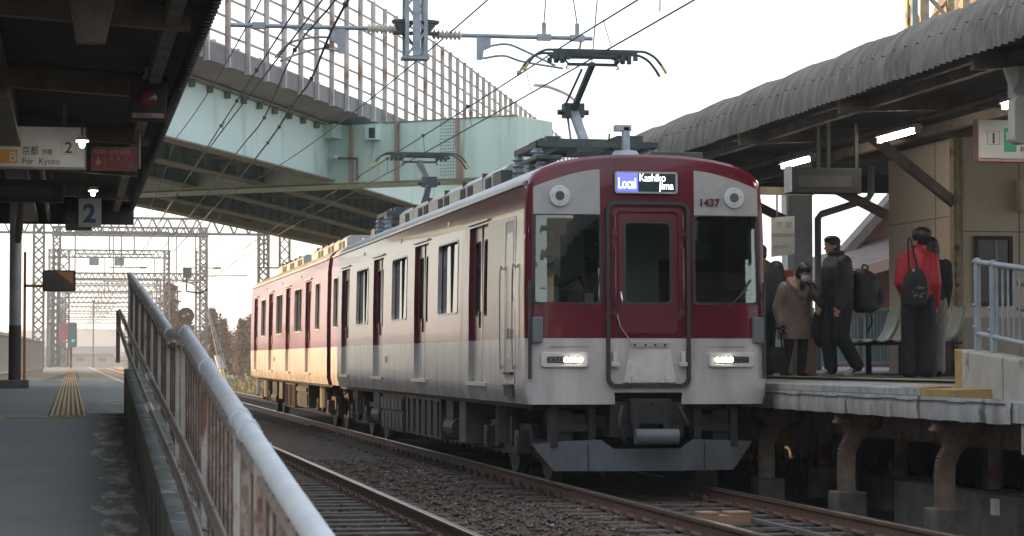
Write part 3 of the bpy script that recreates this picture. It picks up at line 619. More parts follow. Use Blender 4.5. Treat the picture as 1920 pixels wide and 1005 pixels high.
# --- second car
car2 = thing('train_car', 'rear train car in golden low sunlight, coupled behind the leading car beyond its gangway', 'train car', (6.255,46.40,0), 0, 'coupled cars of the local train')
common(car2, [(3.2,4.4),(8.0,9.15),(12.7,14.0),(17.6,18.85)], [(1.45,2.3),(5.3,6.95),(10.1,11.75),(15.0,16.4)], 20.0, 0, [(1.8,9.0),(11,18)], [(5.2,7.6,.36,.86,'dark2','panels'),(8.3,10.8,.30,.86,'brown_box','ribs'),(11.6,12.6,.45,.86,'brown_box','plain'),(13.2,14.5,.35,.86,'dark','tank')], (2.75,17.25), False)
k = B(); k.prism([(-1.33,.93),(1.33,.93),(1.35,2.5),(1.31,3.36),(1.2,3.5),(.8,3.62),(0,3.69),(-.8,3.62),(-1.2,3.5),(-1.31,3.36),(-1.35,2.5)], lambda x,z:(x,.0,z), lambda x,z:(x,.02,z)); k.build('end_wall','maroon',car2)
text('1537', .15, 'maroon', car2, (-1.376,12.3,1.36), rot=(math.pi/2,0,-math.pi/2), name='number_lettering', ext=.002)
k = B(); k.box((-.55,-.70,1.1),(.55,.0,3.1)); k.build('gangway_bellows','rubber',car2); k = B(); k.box((-.15,-.72,.7),(.15,.3,.9)); k.box((-1.2,-.1,3.0),(-1.1,0,3.3)); k.build('coupler','dark',car2)
k = B(); [k.tube(catm([(x,-.7,1.05),(x-.05,-.35,.75),(x,.0,1.05)],4),.03,6) for x in (-1.0,-.8,.9)]; k.build('jumper_cable','rubber',car2)
# ================================================================ GROUND AND TRACKS
def sheet(name, x0, x1, y0, y1, z, mt, nx=1, ny=1, fn=None):
    k = B(); k.grid(lambda x, y: (x, y, z + (fn(x, y) if fn else 0)), [x0+(x1-x0)*i/nx for i in range(nx+1)], [y0+(y1-y0)*i/ny for i in range(ny+1)])
    o = k.build(name, mt, None, smooth=bool(fn)); o['kind'] = 'structure'; return o
sheet('ground', -2500, 2500, -2500, 5000, -.50, 'grass')
sheet('trackside_earth', -7, 14.5, -10, 48, -.42, 'earth', 60, 120, lambda x, y: .04*math.sin(x*3.1+y)*math.sin(y*2.3))
def bumpy(x, y): return .022*math.sin(x*9.3+y*5.1)+.02*math.sin(y*11.7-x*4.2)+.015*math.sin(x*23+y*17) - (.14*max(0,abs(x-4.38)-3.05))
sheet('ballast', .9, 7.9, 4, 60, -.225, 'ballast_mat', 140, 560, bumpy)
sheet('ballast_far', 1.0, 7.8, 60, 420, -.22, 'ballast_mat')
# stones: loose ballast, one mass nobody could count
def stones():
    V, Fc = [], []
    def rock(x, y, z, r):
        o = len(V); a = random.random()*6.28; q = [(1,0,0),(-1,0,0),(0,1,0),(0,-1,0),(0,0,1),(0,0,-1)]
        sx, sy, sz = r*random.uniform(.7,1.3), r*random.uniform(.6,1.1), r*random.uniform(.5,.95); c, s_ = math.cos(a), math.sin(a); t = random.uniform(-.5,.5)
        for (i,j,l) in q:
            i, j, l = i*sx+random.uniform(-.3,.3)*r, j*sy+random.uniform(-.3,.3)*r, l*sz+t*i*sx
            V.append((x+i*c-j*s_, y+i*s_+j*c, z+l))
        Fc.extend([(o,o+2,o+4),(o+2,o+1,o+4),(o+1,o+3,o+4),(o+3,o,o+4),(o+2,o,o+5),(o+1,o+2,o+5),(o+3,o+1,o+5),(o,o+3,o+5)])
    for _ in range(42000):
        y = 8 + 30*random.random()**1.5; x = random.choice((random.uniform(3.25,5.5),random.uniform(3.25,5.5),random.uniform(1.7,7.2)))
        z = -.215 + bumpy(x, y); rock(x, y, z + random.uniform(0,.02), random.uniform(.017,.036))
    me = bpy.data.meshes.new('ballast_stones'); me.from_pydata(V, [], Fc); me.materials.append(m['stone'])
    o = bpy.data.objects.new('ballast_stones', me); COL.objects.link(o); tag(o, 'loose reddish grey ballast stones around the rails', 'ballast', kind='stuff')
stones()
def track(cx, label, y0, y1):
    t = thing('railway_track', label, 'railway track', (cx,0,-.2), 0, 'parallel railway tracks')
    for s in (-1, 1):
        x = s*.7525; k = B()
        k.prism([(-.0625,.05),(.0625,.05),(.0625,.062),(.012,.078),(.010,.155),(.034,.165),(.036,.192),(-.036,.192),(-.034,.165),(-.010,.155),(-.012,.078),(-.0625,.062)], lambda a,z:(x+a,y0,z), lambda a,z:(x+a,y1,z))
        r = k.build('rail', 'rail', t)
        k = B(); k.prism([(-.030,.193),(.030,.193),(.026,.2),(-.026,.2)], lambda a,z:(x+a,y0,z), lambda a,z:(x+a,y1,z)); k.build('rail_head', 'railtop', r)
        k = B(); y = y0
        while y < min(y1, 55):
            for a in (-.085,.085): k.cbox((x+a, y+.1, .068), (.05,.10,.05)); k.tube([(x+a*1.05,y+.1,.08),(x+a*1.05,y+.1,.12)],.013,6)
            y += .62
        k.build('fastening', 'rail', r)['kind'] = 'stuff'
    y = y0; i = 0
    me = None
    while y < 66:
        if me is None:
            k = B(); k.box((-1.25,-.11,-.13),(1.25,.11,.045)); o = k.build('sleeper','sleeper',t,bevel=.01); me = o.data
        else:
            o = o0.copy(); COL.objects.link(o); o.parent = t
        if i == 0: o0 = o
        o.location = (random.uniform(-.02,.02), y+.1, random.uniform(-.008,.004)); o.rotation_euler = (0,0,random.uniform(-.01,.01)); y += .62; i += 1
    k = B()
    while y < y1: k.box((-1.2,y,-.1),(1.2,y+.22,.04)); y += .62
    o = k.build('far_sleeper','sleeper',t); o['kind'] = 'stuff'
    return t
track(2.49, 'empty track beside the white ramp railing', 6, 400)
trk = track(6.27, 'track the train stands on beside the right platform', 9, 400)
k = B(); k.box((5.92,22.2,-.155),(6.42,22.45,-.075)); k.box((5.92,22.2,-.075),(6.10,22.45,-.045)); k.box((6.20,22.2,-.075),(6.42,22.45,-.045)); tag(k.build('timber_block','wood_block',bevel=.008),'pale raw timber block lying between the rails under the train front','timber block')
k = B(); k.bar((6.44,22.3,-.12),(6.44,17.5,-.12),.05,.03); [k.box((5.9,a,-.155),(6.9,a+.07,-.13)) for a in (21.2,20.0,18.9)]; tag(k.build('cable_trough_cover','concrete'),'thin pale cable cover strip lying between the rails in front','cable cover')
k = B(); [k.box((3.4,a,-.2),(5.4,a+.28,-.165)) for a in (12.2,16.8)]; tag(k.build('cable_trough','sleeper',bevel=.01),'flat weathered timber planks crossing the ballast between both tracks','plank')
# ================================================================ LEFT PLATFORM, RAMP, PARAPET, RAILING
PZ = 1.0
k = B(); k.prism([(17.4,PZ),(128,PZ),(128,-.5),(3,-.5),(3,-.225)], lambda y,z:(-4.5,y,z), lambda y,z:(.40,y,z)); o = k.build('platform','asphalt'); struct(o)
k = B(); k.prism([(18.7,PZ-.004),(128,PZ-.004),(128,-.5),(18.7,-.5)], lambda y,z:(.40,y,z), lambda y,z:(.99,y,z)); struct(k.build('platform_edge','asphalt'))
k = B(); k.box((.86,18.9,PZ),(.985,128,PZ+.004)); struct(k.build('platform_white_line','white_line'))
k = B()
for (a,b,xx,yy) in ((38,39,-3,.4),):
    pass
k.box((.35,24,PZ),(.8,24.2,PZ+.003)); struct(k.build('platform_mark','white_line'))
def tact(name, x0, x1, y0, y1, z, bars='y', n=8):
    k = B(); k.box((x0,y0,z),(x1,y1,z+.004)); struct(k.build('tactile_base','tactile_gap')); k = B()
    for i in range(n): a = x0+(x1-x0)*(i+.25)/n; k.box((a,y0,z+.0045),(a+(x1-x0)*.5/n,y1,z+.012))
    k2 = k.build(name,'tactile'); struct(k2); return k2
tact('tactile_paving', -.16, .12, 17.55, 128, PZ, 'y', 7)
k = B(); k.box((-4.5,17.40,PZ-.01),(.40,17.50,PZ+.003)); [k.box((-4.45+.10*i,17.39,PZ+.003),(-4.39+.10*i,17.52,PZ+.010)) for i in range(48)]; struct(k.build('tactile_strip','tactile'))
def rz_(y): return PZ - .085*max(0, 17.4-y)*1.0 if y < 17.4 else PZ
# lime stain: an irregular patch along the parapet foot
k = B(); ys = [6+.12*i for i in range(93)]
def sw(y): return .17+.03*math.sin(y*2.1)+.02*math.sin(y*5.3+1)+.02*math.sin(y*11.1+2)
zr2 = lambda y: PZ - (17.4-y)*(1.225/14.4) + .004
k.grid(lambda y,t:(.36-.03*math.sin(y*3)**2-sw(y)*t,y,zr2(y)), ys, [0,.25,.5,.75,1]); struct(k.build('lime_stain','whitewash'))
def wt(y): return 1.33 - .0655*max(0,18.7-y)
k = B(); k.prism([(18.7,wt(18.7)),(4,wt(4)),(4,-.5),(18.7,-.5)], lambda y,z:(.402,y,z), lambda y,z:(.72,y,z)); wl = k.build('ramp_parapet','conc_moss'); tag(wl,'low mossy concrete parapet beside the sloping asphalt ramp','parapet wall')
k = B(); k.prism([(18.7,wt(18.7)),(18.7,wt(18.7)+.012),(4,wt(4)+.012),(4,wt(4))], lambda y,z:(.400,y,z), lambda y,z:(.725,y,z)); k.build('coping','conc_green',wl)
k = B(); [k.box((.399,y,-.2),(.4015,y+.015,wt(y))) for y in (7.2,9.6,12.1,15.3)]; k.build('crack','ink',wl)
def bz(y):                                          # centre height of the railing's top beam
    T = [(4.2,.97),(5.13,1.035),(11.69,1.545),(11.75,1.55),(13.6,1.56),(23.1,2.215)]
    return lerp_tab(T, y)
def bxr(y): return .52+.03*max(0,min(1,(y-5)/9))
rl = thing('railing','rusty white painted steel railing with thick top beam along the ramp','railing',(0,0,0))
k = B(); k.tube([(bxr(y),y,bz(y)) for y in (4.4,6.0,8.0,10,11.69)],.032,14); k.tube([(bxr(11.69),11.69,bz(11.69)),(bxr(13.6),13.6,bz(13.6))],.029,14); k.tube([(bxr(y),y,bz(y)) for y in (13.6,16,19,23.1)],.032,14); k.build('top_beam','white_rail',rl,smooth=True)
k = B()
for y in (7.27,7.62,9.65,11.66,13.6,16.4,19.4): k = B(); k.tube([(bxr(y),y-.045,bz(y-.045)),(bxr(y),y+.045,bz(y+.045))],.037,14); k.tube([(bxr(y)-.02,y,bz(y)-.05),(bxr(y)+.07,y,bz(y)-.05)],.014,6); k.build('beam_clamp','white_rail',rl,smooth=True)
posts = [5.0,5.9,6.7,7.27,7.62,9.65,11.66,12.3,13.6,15.0,16.4,17.9,19.4,21.2,23.0]
for y in posts:
    k = B(); k.box((bxr(y)-.022,y-.022,wt(y) if y<18.7 else PZ),(bxr(y)+.022,y+.022,bz(y)-.03)); k.build('post','rust_bal' if y in (7.27,5.9) else 'post_cream',rl)
k = B(); kd = B()
for a, b in zip(posts, posts[1:]):
    n = max(1,round((b-a)/.12)); 
    for i in range(1,n):
        y = a+(b-a)*i/n; (kd if i%2 else k).tube([(bxr(y),y,bz(y)-.98),(bxr(y),y,bz(y)-.05)],.0068,6)
    k.bar((bxr(a),a,bz(a)-.98),(bxr(b),b,bz(b)-.98),.035,.03); k.bar((bxr(a),a,bz(a)-.07),(bxr(b),b,bz(b)-.07),.03,.02)
k.build('balusters','rust_bal',rl); kd.build('balusters','rust_bal_gap_shade',rl)
hr = thing('handrail','pair of brown tubular handrails with silver sleeves beside the railing','handrail',(0,0,0))
HU = [(6.5,.76),(8.29,.90),(10.5,1.06),(14.76,1.30),(17.5,1.47),(24.3,1.90)]
HL = [(6.5,.60),(8.65,.78),(10.14,.90),(14.12,1.12),(19.02,1.42),(23.3,1.72)]
for T, x in ((HU,.475),(HL,.455)):
    k = B(); k.tube([(x,y,z) for y,z in T],.0185,12); k.build('rail_tube','pipe',hr,smooth=True)
    k = B(); y = T[0][0]+.6; js = []
    while y < T[-1][0]: z = lerp_tab(T,y); k.tube([(x,y,z-.02),(x+.01,y,z-.07),(.53,y,z-.09)],.008,6); js.append(y); y += 1.15
    for y in js: k.tube([(x,y-.03,lerp_tab(T,y-.03)),(x,y+.03,lerp_tab(T,y+.03))],.021,12)
    k.build('bracket','pipe',hr)
    yj = 14.5 if T is HU else 13.9
    k = B(); k.tube([(x,yj-.02,lerp_tab(T,yj-.02)),(x,yj+.55,lerp_tab(T,yj+.55))],.0225,12); k.build('sleeve','pipe_silver',hr,smooth=True)
k = B(); k.box((.44,24.2,1.38),(.48,24.25,1.9)); k.tube(catm([(.475,24.3,1.9),(.475,24.45,1.85),(.475,24.4,1.70),(.455,23.4,1.70)],4),.018,8); k.build('end_bracket','pipe',hr)
# ---- left canopy
lc = thing('station_canopy','dark corrugated canopy over platform 2 with steel rafters','canopy',(0,0,0))
def lroof(x, y): return 3.86 + (.9-x)*.10
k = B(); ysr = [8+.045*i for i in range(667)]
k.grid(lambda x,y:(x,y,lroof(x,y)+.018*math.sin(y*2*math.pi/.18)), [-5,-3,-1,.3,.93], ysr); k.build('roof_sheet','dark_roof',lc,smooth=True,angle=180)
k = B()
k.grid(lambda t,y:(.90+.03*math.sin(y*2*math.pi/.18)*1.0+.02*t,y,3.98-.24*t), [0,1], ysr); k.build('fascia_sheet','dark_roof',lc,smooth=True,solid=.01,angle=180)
k = B(); k.box((.62,8,3.72),(.72,38,3.85)); k.box((-1.8,8,3.80),(-1.7,38,3.95)); k.box((-.62,8,3.86),(-.56,38,3.97)); k.build('purlin','beam',lc)
for y in (12.2,16.6,21.0,25.6,30.0,34.6):
    k = B(); k.bar((-4.8,y,4.10),(.80,y,3.76),.12,.16); k.build('rafter','beam',lc)
    k = B(); k.bar((-4.0,y,3.2),(-1.2,y,3.80),.09,.10); k.build('brace','beam',lc)
k = B(); k.prism([(-.05,3.80),(.28,3.80),(.20,3.42),(.02,3.42)],lambda x,z:(x,15.3,z),lambda x,z:(x,15.42,z)); k.build('gusset','cream_beam',lc)
k = B(); k.box((-1.6,9,3.55),(.1,9.2,3.9)); k.box((-2.4,13.6,3.5),(-.25,13.8,3.72)); k.box((-.75,19,3.5),(-.5,37,3.56)); k.tube([(-.35,27,3.62),(-.35,38,3.58)],.03,8); k.build('cable_tray','beam',lc)
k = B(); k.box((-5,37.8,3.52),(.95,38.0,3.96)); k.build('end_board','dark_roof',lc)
k = B(); k.box((-.1,36,3.42),(.3,37.9,3.6)); k.tube([(-.6,30,3.5),(-.75,34.5,3.1)],.05,8); k.build('conduit','dark_roof',lc)
for y,x in ((34.9,-.79),(26.5,-2.6),(18,-2.6)):
    p = B(); p.tube([(x,y,1.75 if 0 else 1.9),(x,y,3.95)],.085,20); pp = p.build('column','pole_pale',lc,smooth=True)
    p = B(); p.tube([(x,y,1.0),(x,y,1.9)],.089,20); p.build('column_foot','pole_brown',pp,smooth=True)
    p = B(); p.box((x-.2,y-.2,1.0),(x+.2,y+.2,1.12)); p.build('column_base','concrete',pp,bevel=.015)
# lamps left
def lamp(x,y,z,L,label,grp,par=None,stem=.15,rz=0):
    t = thing('fluorescent_lamp',label,'lamp',(x,y,z),rz,grp)
    k = B(); k.prism([(-.06,.03),(.06,.03),(.035,.075),(-.035,.075)],lambda a,b:(a,-L/2,b),lambda a,b:(a,L/2,b)); k.build('housing','lamp_case',t)
    k = B(); k.tube([(0,-L/2+.04,.0),(0,L/2-.04,.0)],.026,12); k.build('tube','tube',t,smooth=True)
    k = B(); (L > 1) and [k.box((-.03,s*(L/2)-.02,-.03),(.03,s*(L/2)+.02,.05)) for s in (-1,1)]; k.tube([(0,0,.07),(0,0,.07+stem)],.012,6); k.build('end_cap' if L > 1 else 'stem','lamp_case' if L > 1 else 'beam',t)
    return t
for (px,y,z,lb) in ((-.70,19.6,3.53,'lit tube lamp at the left picture edge above the Kyoto sign'),(-.02,23.2,3.47,'lit tube lamp just above the red emergency sign'),(-.47,30.5,3.50,'lit tube lamp between the display and platform number sign'),(-.50,34.6,3.42,'lit tube lamp half hidden behind the platform number sign')):
    x = (px if px != -.02 else .10)
    L = {19.6:.5,23.2:.3,30.5:.35,34.6:.5}[y]
    x = {19.6:-.70,23.2:.09,30.5:.26,34.6:.33}[y]
    lamp(x,y,z,L,lb,'platform tube lamps',stem=.25)
# sign: For Kyoto
t = thing('direction_sign','white hanging sign reading For Kyoto with boxed numeral 2','sign',(0,23.9,0),0)
k = B(); k.box((-1.4,0,3.30),(.125,.12,3.70)); k.build('panel','sign_white',t,bevel=.006)
k = B(); k.box((-1.41,-.01,3.283),(.135,.13,3.305)); k.box((.118,-.012,3.29),(.135,.13,3.70)); k.build('panel_frame','ink_grey',t)
k = B(); k.box((-.75,.04,3.70),(-.71,.08,3.95)); k.box((-.1,.04,3.70),(-.06,.08,3.95)); k.build('hanger','beam',t)
text('京都', .10, 'ink', t, (-.490,-.003,3.425), sx=.82); text('方面', .06, 'ink', t, (-.300,-.003,3.43), sx=.9); text('For  Kyoto', .083, 'ink', t, (-.487,-.003,3.332), sx=.98)
k = B(); k.box((-.72,-.004,3.335),(-.53,0.001,3.47)); k.build('line_square','sign_orange',t); text('B', .13,'sign_white',t,(-.615,-.007,3.357),bold=.002)
k = B(); ring(k,[(-.105,3.43),(.035,3.43),(.035,3.57),(-.105,3.57)],[(-.102,3.433),(.032,3.433),(.032,3.567),(-.102,3.567)],lambda x,z:(x,-.003,z),lambda x,z:(x,.001,z)); k.build('numeral_box','ink',t); text('2',.155,'ink',t,(-.078,-.004,3.445),sx=1.0,bold=.002)
t = thing('emergency_sign','red emergency button sign hanging beside the Kyoto sign','sign',(0,24.4,0),0)
k = B(); k.box((.19,0,3.325),(.63,.05,3.545)); k.build('panel','sign_red',t)
k = B(); ring(k,[(.18,3.315),(.64,3.315),(.64,3.555),(.18,3.555)],[(.19,3.325),(.63,3.325),(.63,3.545),(.19,3.545)],lambda x,z:(x,-.006,z),lambda x,z:(x,.055,z)); k.build('panel_frame','beam',t)
text('SOS',.060,'sign_pink',t,(.21,-.003,3.485),sx=1.1,bold=.001); text('非常通報\nボ タ ン',.062,'sign_pink',t,(.355,-.003,3.48),sx=.9)
k = B(); k.box((.325,-.004,3.34),(.328,0,3.53)); k.tube([(.255,-.004,3.40),(.255,.001,3.40)],.028,12); k.box((.248,-.004,3.40),(.262,0,3.46)); k.build('hand_symbol','sign_pink',t)
k = B(); k.tube([(.575,-.01,3.37),(.575,0,3.37)],.035,14); k.tube([(.66,.02,3.34),(.66,.02,3.95)],.018,8); k.build('hanger','beam',t)
# train departure signal lamp
t = thing('signal_lamp_box','dark hanging box with unlit round red lamp and orange caption plate','signal lamp',(0,20.2,0),0)
k = B(); k.box((.47,0,3.42),(.77,.2,3.76)); k.build('casing','black_box',t,bevel=.006)
k = B(); k.ell((.61,.02,3.60),(.098,.05,.098)); k.build('lens','red_lens',t,smooth=True)
k = B(); k.box((.49,-.012,3.435),(.75,.0,3.475)); cp = k.build('caption_plate','trim',t); text('出 発 反 応',.030,'ink',cp,(.515,-.014,3.444),sx=1.0)
k = B(); k.tube([(.615,.1,3.76),(.615,.1,4.1)],.024,10); k.cbox((.615,.1,3.78),(.08,.08,.04)); k.build('hanger_pipe','galv',t,smooth=True)
t = thing('departure_display','dark unlit departure display hanging below the Kyoto sign','display',(0,27.2,0),0)
k = B(); k.box((-1.6,0,3.17),(-.09,.18,3.42)); k.build('casing','black_box',t,bevel=.008); k = B(); k.box((-1.5,-.004,3.235),(-.20,0,3.34)); k.build('screen','dark2',t); k = B(); k.box((-.25,.05,3.42),(-.21,.09,3.9)); k.box((-1.3,.05,3.42),(-1.26,.09,3.9)); k.build('hanger','beam',t)
t = thing('platform_number_sign','grey hanging sign with navy numeral 2','sign',(0,32.0,0),0)
k = B(); k.box((.085,0,3.16),(.38,.03,3.53)); k.build('panel','sign_grey',t); text('2',.33,'ink_blue',t,(.142,-.003,3.225),sx=1.0,bold=.012); k = B(); k.box((.12,.01,3.53),(.14,.03,3.9)); k.box((.32,.01,3.53),(.34,.03,3.9)); k.build('hanger','beam',t)
t = thing('platform_mirror','boxed rectangular platform mirror with painted-in orange reflection on a red arm','mirror',(0,36,0),0)
k = B(); k.prism(rrect(-.42,2.42,.06,2.73,.03),lambda x,z:(x,.0,z),lambda x,z:(x,.22,z)); k.build('casing','rubber',t); k = B(); k.prism(rrect(-.40,2.44,.035,2.71,.02),lambda x,z:(x,-.012,z),lambda x,z:(x,.0,z)); k.build('face','brown_box',t)
k = B(); k.add([(-.22,-.016,2.71),(.02,-.016,2.71),(.02,-.016,2.52)],[(0,1,2)]); k.build('painted_reflection','mir_orange',t); k = B(); k.bar((-.7,.1,2.50),(-.4,.1,2.50),.04); k.box((-.70,.08,1.0),(-.66,.12,3.0)); k.build('arm','mir_orange',t)  # the orange triangle is a reflection painted onto the mirror face
t = thing('platform_fence','pale upright slat fence behind the left platform','fence',(0,0,0))
for i in range(100):
    y = 44+i*.30; k = B(); k.box((-1.32-.02*0,y,1.0),(-1.28,y+.16,1.93)) if 0 else k.box((-1.45+.006*i,y,1.0),(-1.42+.006*i,y+.11,1.95)); k.build('slat','pale_fence',t)
k = B(); k.bar((-1.40,44,1.15),(-.8,74,1.15),.04); k.bar((-1.40,44,1.9),(-.8,74,1.9),.04); k.build('fence_bar','pale_fence',t)
t = thing('concrete_post','pale concrete post with pink sign behind the platform column','post',(-1.30,40,0)); k = B(); k.tube([(0,0,1),(0,0,3.0)],.07,12); k.build('pole','pole_pale',t,smooth=True); k = B(); k.box((-.4,-.05,2.62),(.1,-.02,2.76)); k.build('pink_plate','sign_red',t)
# unseen building, added on the left to shade the leading car from the sun
t = thing('shade_building','added unseen beige building shading the leading car from the left','building',(0,0,0))
k = B(); k.box((-14,6,-.45),(-6,48.5,8.6)); k.build('wall','bldg',t)
k = B(); k.box((-14.4,5.6,8.6),(-5.6,48.9,8.9)); k.build('roof','tile',t)
for i in range(12):
    y = 8+i*3.3; k = B(); k.box((-6.0,y,1.8),(-5.95,y+1.8,3.2)); wn = k.build('window','trim',t); k = B(); k.box((-5.95,y+.08,1.88),(-5.94,y+1.72,3.12)); k.build('pane','tail',wn)
for (x0,x1,y,h,lb) in ((-30,-12,-34,8,'two storey beige house behind the photographer on the left'),(-9,6,-48,6.5,'low cream house behind the photographer'),(9,24,-40,9,'three storey tan block behind the photographer on the right'),(27,45,-52,7,'brown house far behind the photographer')):
    t = thing('house',lb,'house',(0,y,0),0,'houses facing the end of the station'); k = B(); k.box((x0,-10,-.5),(x1,0,h)); k.build('wall','bldg',t); k = B(); k.prism([(-11,h),(-5,h+2.4),(1,h)],lambda a,z:(x0-.5,a,z),lambda a,z:(x1+.5,a,z)); k.build('roof','tile',t)
    for i in range(5):
        for zz in (1.0,4.0): a = x0+(x1-x0)*(i+.3)/5; k = B(); k.box((a,0,zz),(a+1.6,.05,zz+1.5)); k.build('window','tail',t)
# ================================================================ RIGHT PLATFORM
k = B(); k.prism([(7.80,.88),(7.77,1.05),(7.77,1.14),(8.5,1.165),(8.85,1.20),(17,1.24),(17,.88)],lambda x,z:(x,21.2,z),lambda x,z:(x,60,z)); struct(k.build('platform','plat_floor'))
k = B(); 
for i in range(64):
    y = 21.2+i*.6; k.prism([(7.755,1.075),(7.755,1.145),(8.5,1.170),(8.5,1.075)],lambda x,z:(x,y,z),lambda x,z:(x,y+.593,z))
struct(k.build('platform_coping','coping',bevel=.006))
k = B(); ysl = [19.0+.14*i for i in range(290)]
k.grid(lambda t,y:((7.75,7.74,7.757)[t]+.002*math.sin(y*5)+.002*math.sin(y*31+t*2),y,(.865,.97,1.075)[t]+(.004*math.sin(y*9)+.003*math.sin(y*23))*(1 if t==0 else 0)),[0,1,2],ysl); k.grid(lambda t,y:((7.75,9.0)[t]+(.002*math.sin(y*5)+.002*math.sin(y*31) if t==0 else 0),y,.865+(.004*math.sin(y*9)+.003*math.sin(y*23) if t==0 else 0)),[0,1],ysl); struct(k.build('platform_edge','conc_dirty',smooth=True,angle=50))
k = B(); k.prism([(7.765,.88),(7.765,1.135),(8.1,1.145),(8.1,.88)],lambda x,z:(x,20.3,z),lambda x,z:(x,21.2,z)); k.prism([(7.77,.88),(7.77,1.05),(8.1,1.06),(8.1,.88)],lambda x,z:(x,18.6,z),lambda x,z:(x,20.3,z)); k.box((7.8,17,.62),(8.5,18.9,.98)); struct(k.build('platform_nosing','conc_dirty'))
k = B(); k.prism([(7.762,1.05),(7.762,1.140),(8.1,1.150),(8.1,1.05)],lambda x,z:(x,20.29,z),lambda x,z:(x,21.195,z)); k.prism([(7.757,1.147),(8.1,1.163),(8.1,1.168),(7.757,1.15)],lambda x,z:(x,21.2,z),lambda x,z:(x,21.75,z)); struct(k.build('yellow_edge_paint','yellow_paint'))
k = B(); [k.box((7.735,19.1+.45*i,1.03+.006*math.sin(i*2.3)),(7.741,19.1+.45*(i+1),1.036+.006*math.sin(i*2.3)+.006)) for i in range(70)]; struct(k.build('edge_crack','ink'))
tact('tactile_paving', 8.62, 8.86, 21.3, 60, 1.195, 'y', 5)
t = thing('ramp_parapet','stained cream concrete parapet with yellow end beside the right platform','parapet wall',(0,0,0))
def pt(y): return 1.51-.062*(21.2-y)
k = B(); k.prism([(21.15,pt(21.15)),(14,pt(14)),(14,.95),(21.15,1.06)],lambda y,z:(8.10,y,z),lambda y,z:(8.34,y,z)); k.build('wall','parapet',t,bevel=.02)
k = B(); k.prism([(21.2,pt(21.2)),(21.02,pt(21.02)),(21.02,1.09),(21.2,1.09)],lambda y,z:(8.095,y,z),lambda y,z:(8.345,y,z)); k.build('yellow_end','yellow_paint',t,bevel=.012)
k = B(); k.box((8.096,20.02,1.0),(8.101,20.04,pt(20)-.01)); k.build('joint','ink_grey',t)
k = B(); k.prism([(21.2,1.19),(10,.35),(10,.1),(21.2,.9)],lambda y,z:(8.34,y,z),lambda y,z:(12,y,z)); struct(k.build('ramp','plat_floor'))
t = thing('railing','blue grey tubular railing with clamps on the right parapet','railing',(0,0,0))
def qz(y): return 2.31-.09*(20.9-y)
k = B(); k.tube([(8.22,20.95,qz(20.95)),(8.22,14,qz(14))],.026,12); k.tube([(8.22,20.95,qz(20.95)-.66),(8.22,14,qz(14)-.66)],.024,12); k.build('rail_tube','galv_fence',t,smooth=True)
for y in (20.93,20.55,19.6,18.3,17): k = B(); k.tube([(8.22,y,pt(y)),(8.22,y,qz(y)+.01)],.032,12); k.ell((8.22,y,qz(y)+.01),(.036,.036,.03)); k.build('post','galv_fence',t,smooth=True)
k = B(); [k.tube([(8.22,20.45-.13*i,qz(20.45-.13*i)-.66),(8.22,20.45-.13*i,qz(20.45-.13*i))],.011,8) for i in range(26) if i not in (6,7,16,26)]; k.build('balusters','galv_fence',t,smooth=True)
k = B(); [k.ell((8.22-.035,y,qz(y)-d),(.018,.018,.018),nu=8,nv=6) for y in (20.93,20.55,19.6) for d in (.0,.40,.60)]; k.build('clamp','galv_fence',t,smooth=True)
t2 = thing('handrail','pair of dark handrails behind the right platform railing','handrail',(0,0,0)); k = B(); [k.tube([(8.45,20.5,z),(8.45,15,z-.5)],.03,10) for z in (1.88,2.11)]; k.build('rail_tube','pipe',t2,smooth=True)
# under-platform supports
def support(y, x0=7.9, label='', first=None):
    t = thing('platform_support',label,'support frame',(x0,y,-.05),0,'curved steel frames under the right platform')
    k = B(); P = [(0,.0),(0,.45),(.03,.56),(.10,.68),(.22,.78),(.40,.84),(.62,.86)]
    C = catm([(a,0,b) for a,b in P],4)
    for a, b in zip(C, C[1:]): k.bar(a, b+(b-a)*.05, .03, .11, up=(1,0,0.01)); k.bar(a+Vector((-.0,-.035,0)), b+(b-a)*.05+Vector((0,-.042,0)), .014, .17, up=(1,0,.01)); k.bar(a+Vector((0,.035,0)), b+(b-a)*.05+Vector((0,.042,0)), .014, .17, up=(1,0,.01))
    k.build('curved_rail','bracket',t)
    k = B(); k.prism([(-.12,.90),(.5,.90),(.12,.58),(.02,.62),(-.02,.72)],lambda x,z:(x,-.02,z),lambda x,z:(x,.06,z)); k.build('gusset','bracket',t)
    k = B(); k.box((-.10,-.03,.79),(3,.10,.915)); k.box((-.12,-.035,.80),(.02,.11,.83)); k.build('cross_beam','bracket',t,bevel=.008)
    k = B(); k.box((-.15,-.17,-.40),(.17,.17,.10)); k.build('footing','footing',t,bevel=.02)
    k = B(); k.box((1.55,-.05,.1),(1.67,.07,.9)); k.box((1.53,-.06,.1),(1.55,.08,.9)); k.box((1.67,-.06,.1),(1.69,.08,.9)); P2 = catm([(1.6,0,.55),(1.5,0,.72),(1.3,0,.82)],3); [k.bar(a,b,.03,.09,up=(1,0,.01)) for a,b in zip(P2,P2[1:])]; k.build('rear_post','bracket',t)
    k = B(); k.box((1.3,-.3,-.3),(2.0,.4,.08)); k.build('rear_footing','footing',t,bevel=.02)
    return t
s1 = support(21.0,7.92,'curved rusty support frame nearest the camera under the right platform')
for y,l in ((23.85,'curved support frame under the platform, second from the right edge'),(26.75,'support frame under the platform just right of the snow plough'),(29.6,'support frame under the platform hidden deep behind the train front')): dup(s1,(7.92,y,-.05),l)
k = B(); k.box((8.3,19,.60),(8.45,46,.86)); k.box((10.2,19,.6),(10.35,46,.86)); tag(k.build('platform_girder','bracket'),'long dark steel girder carrying the right platform slab','girder')
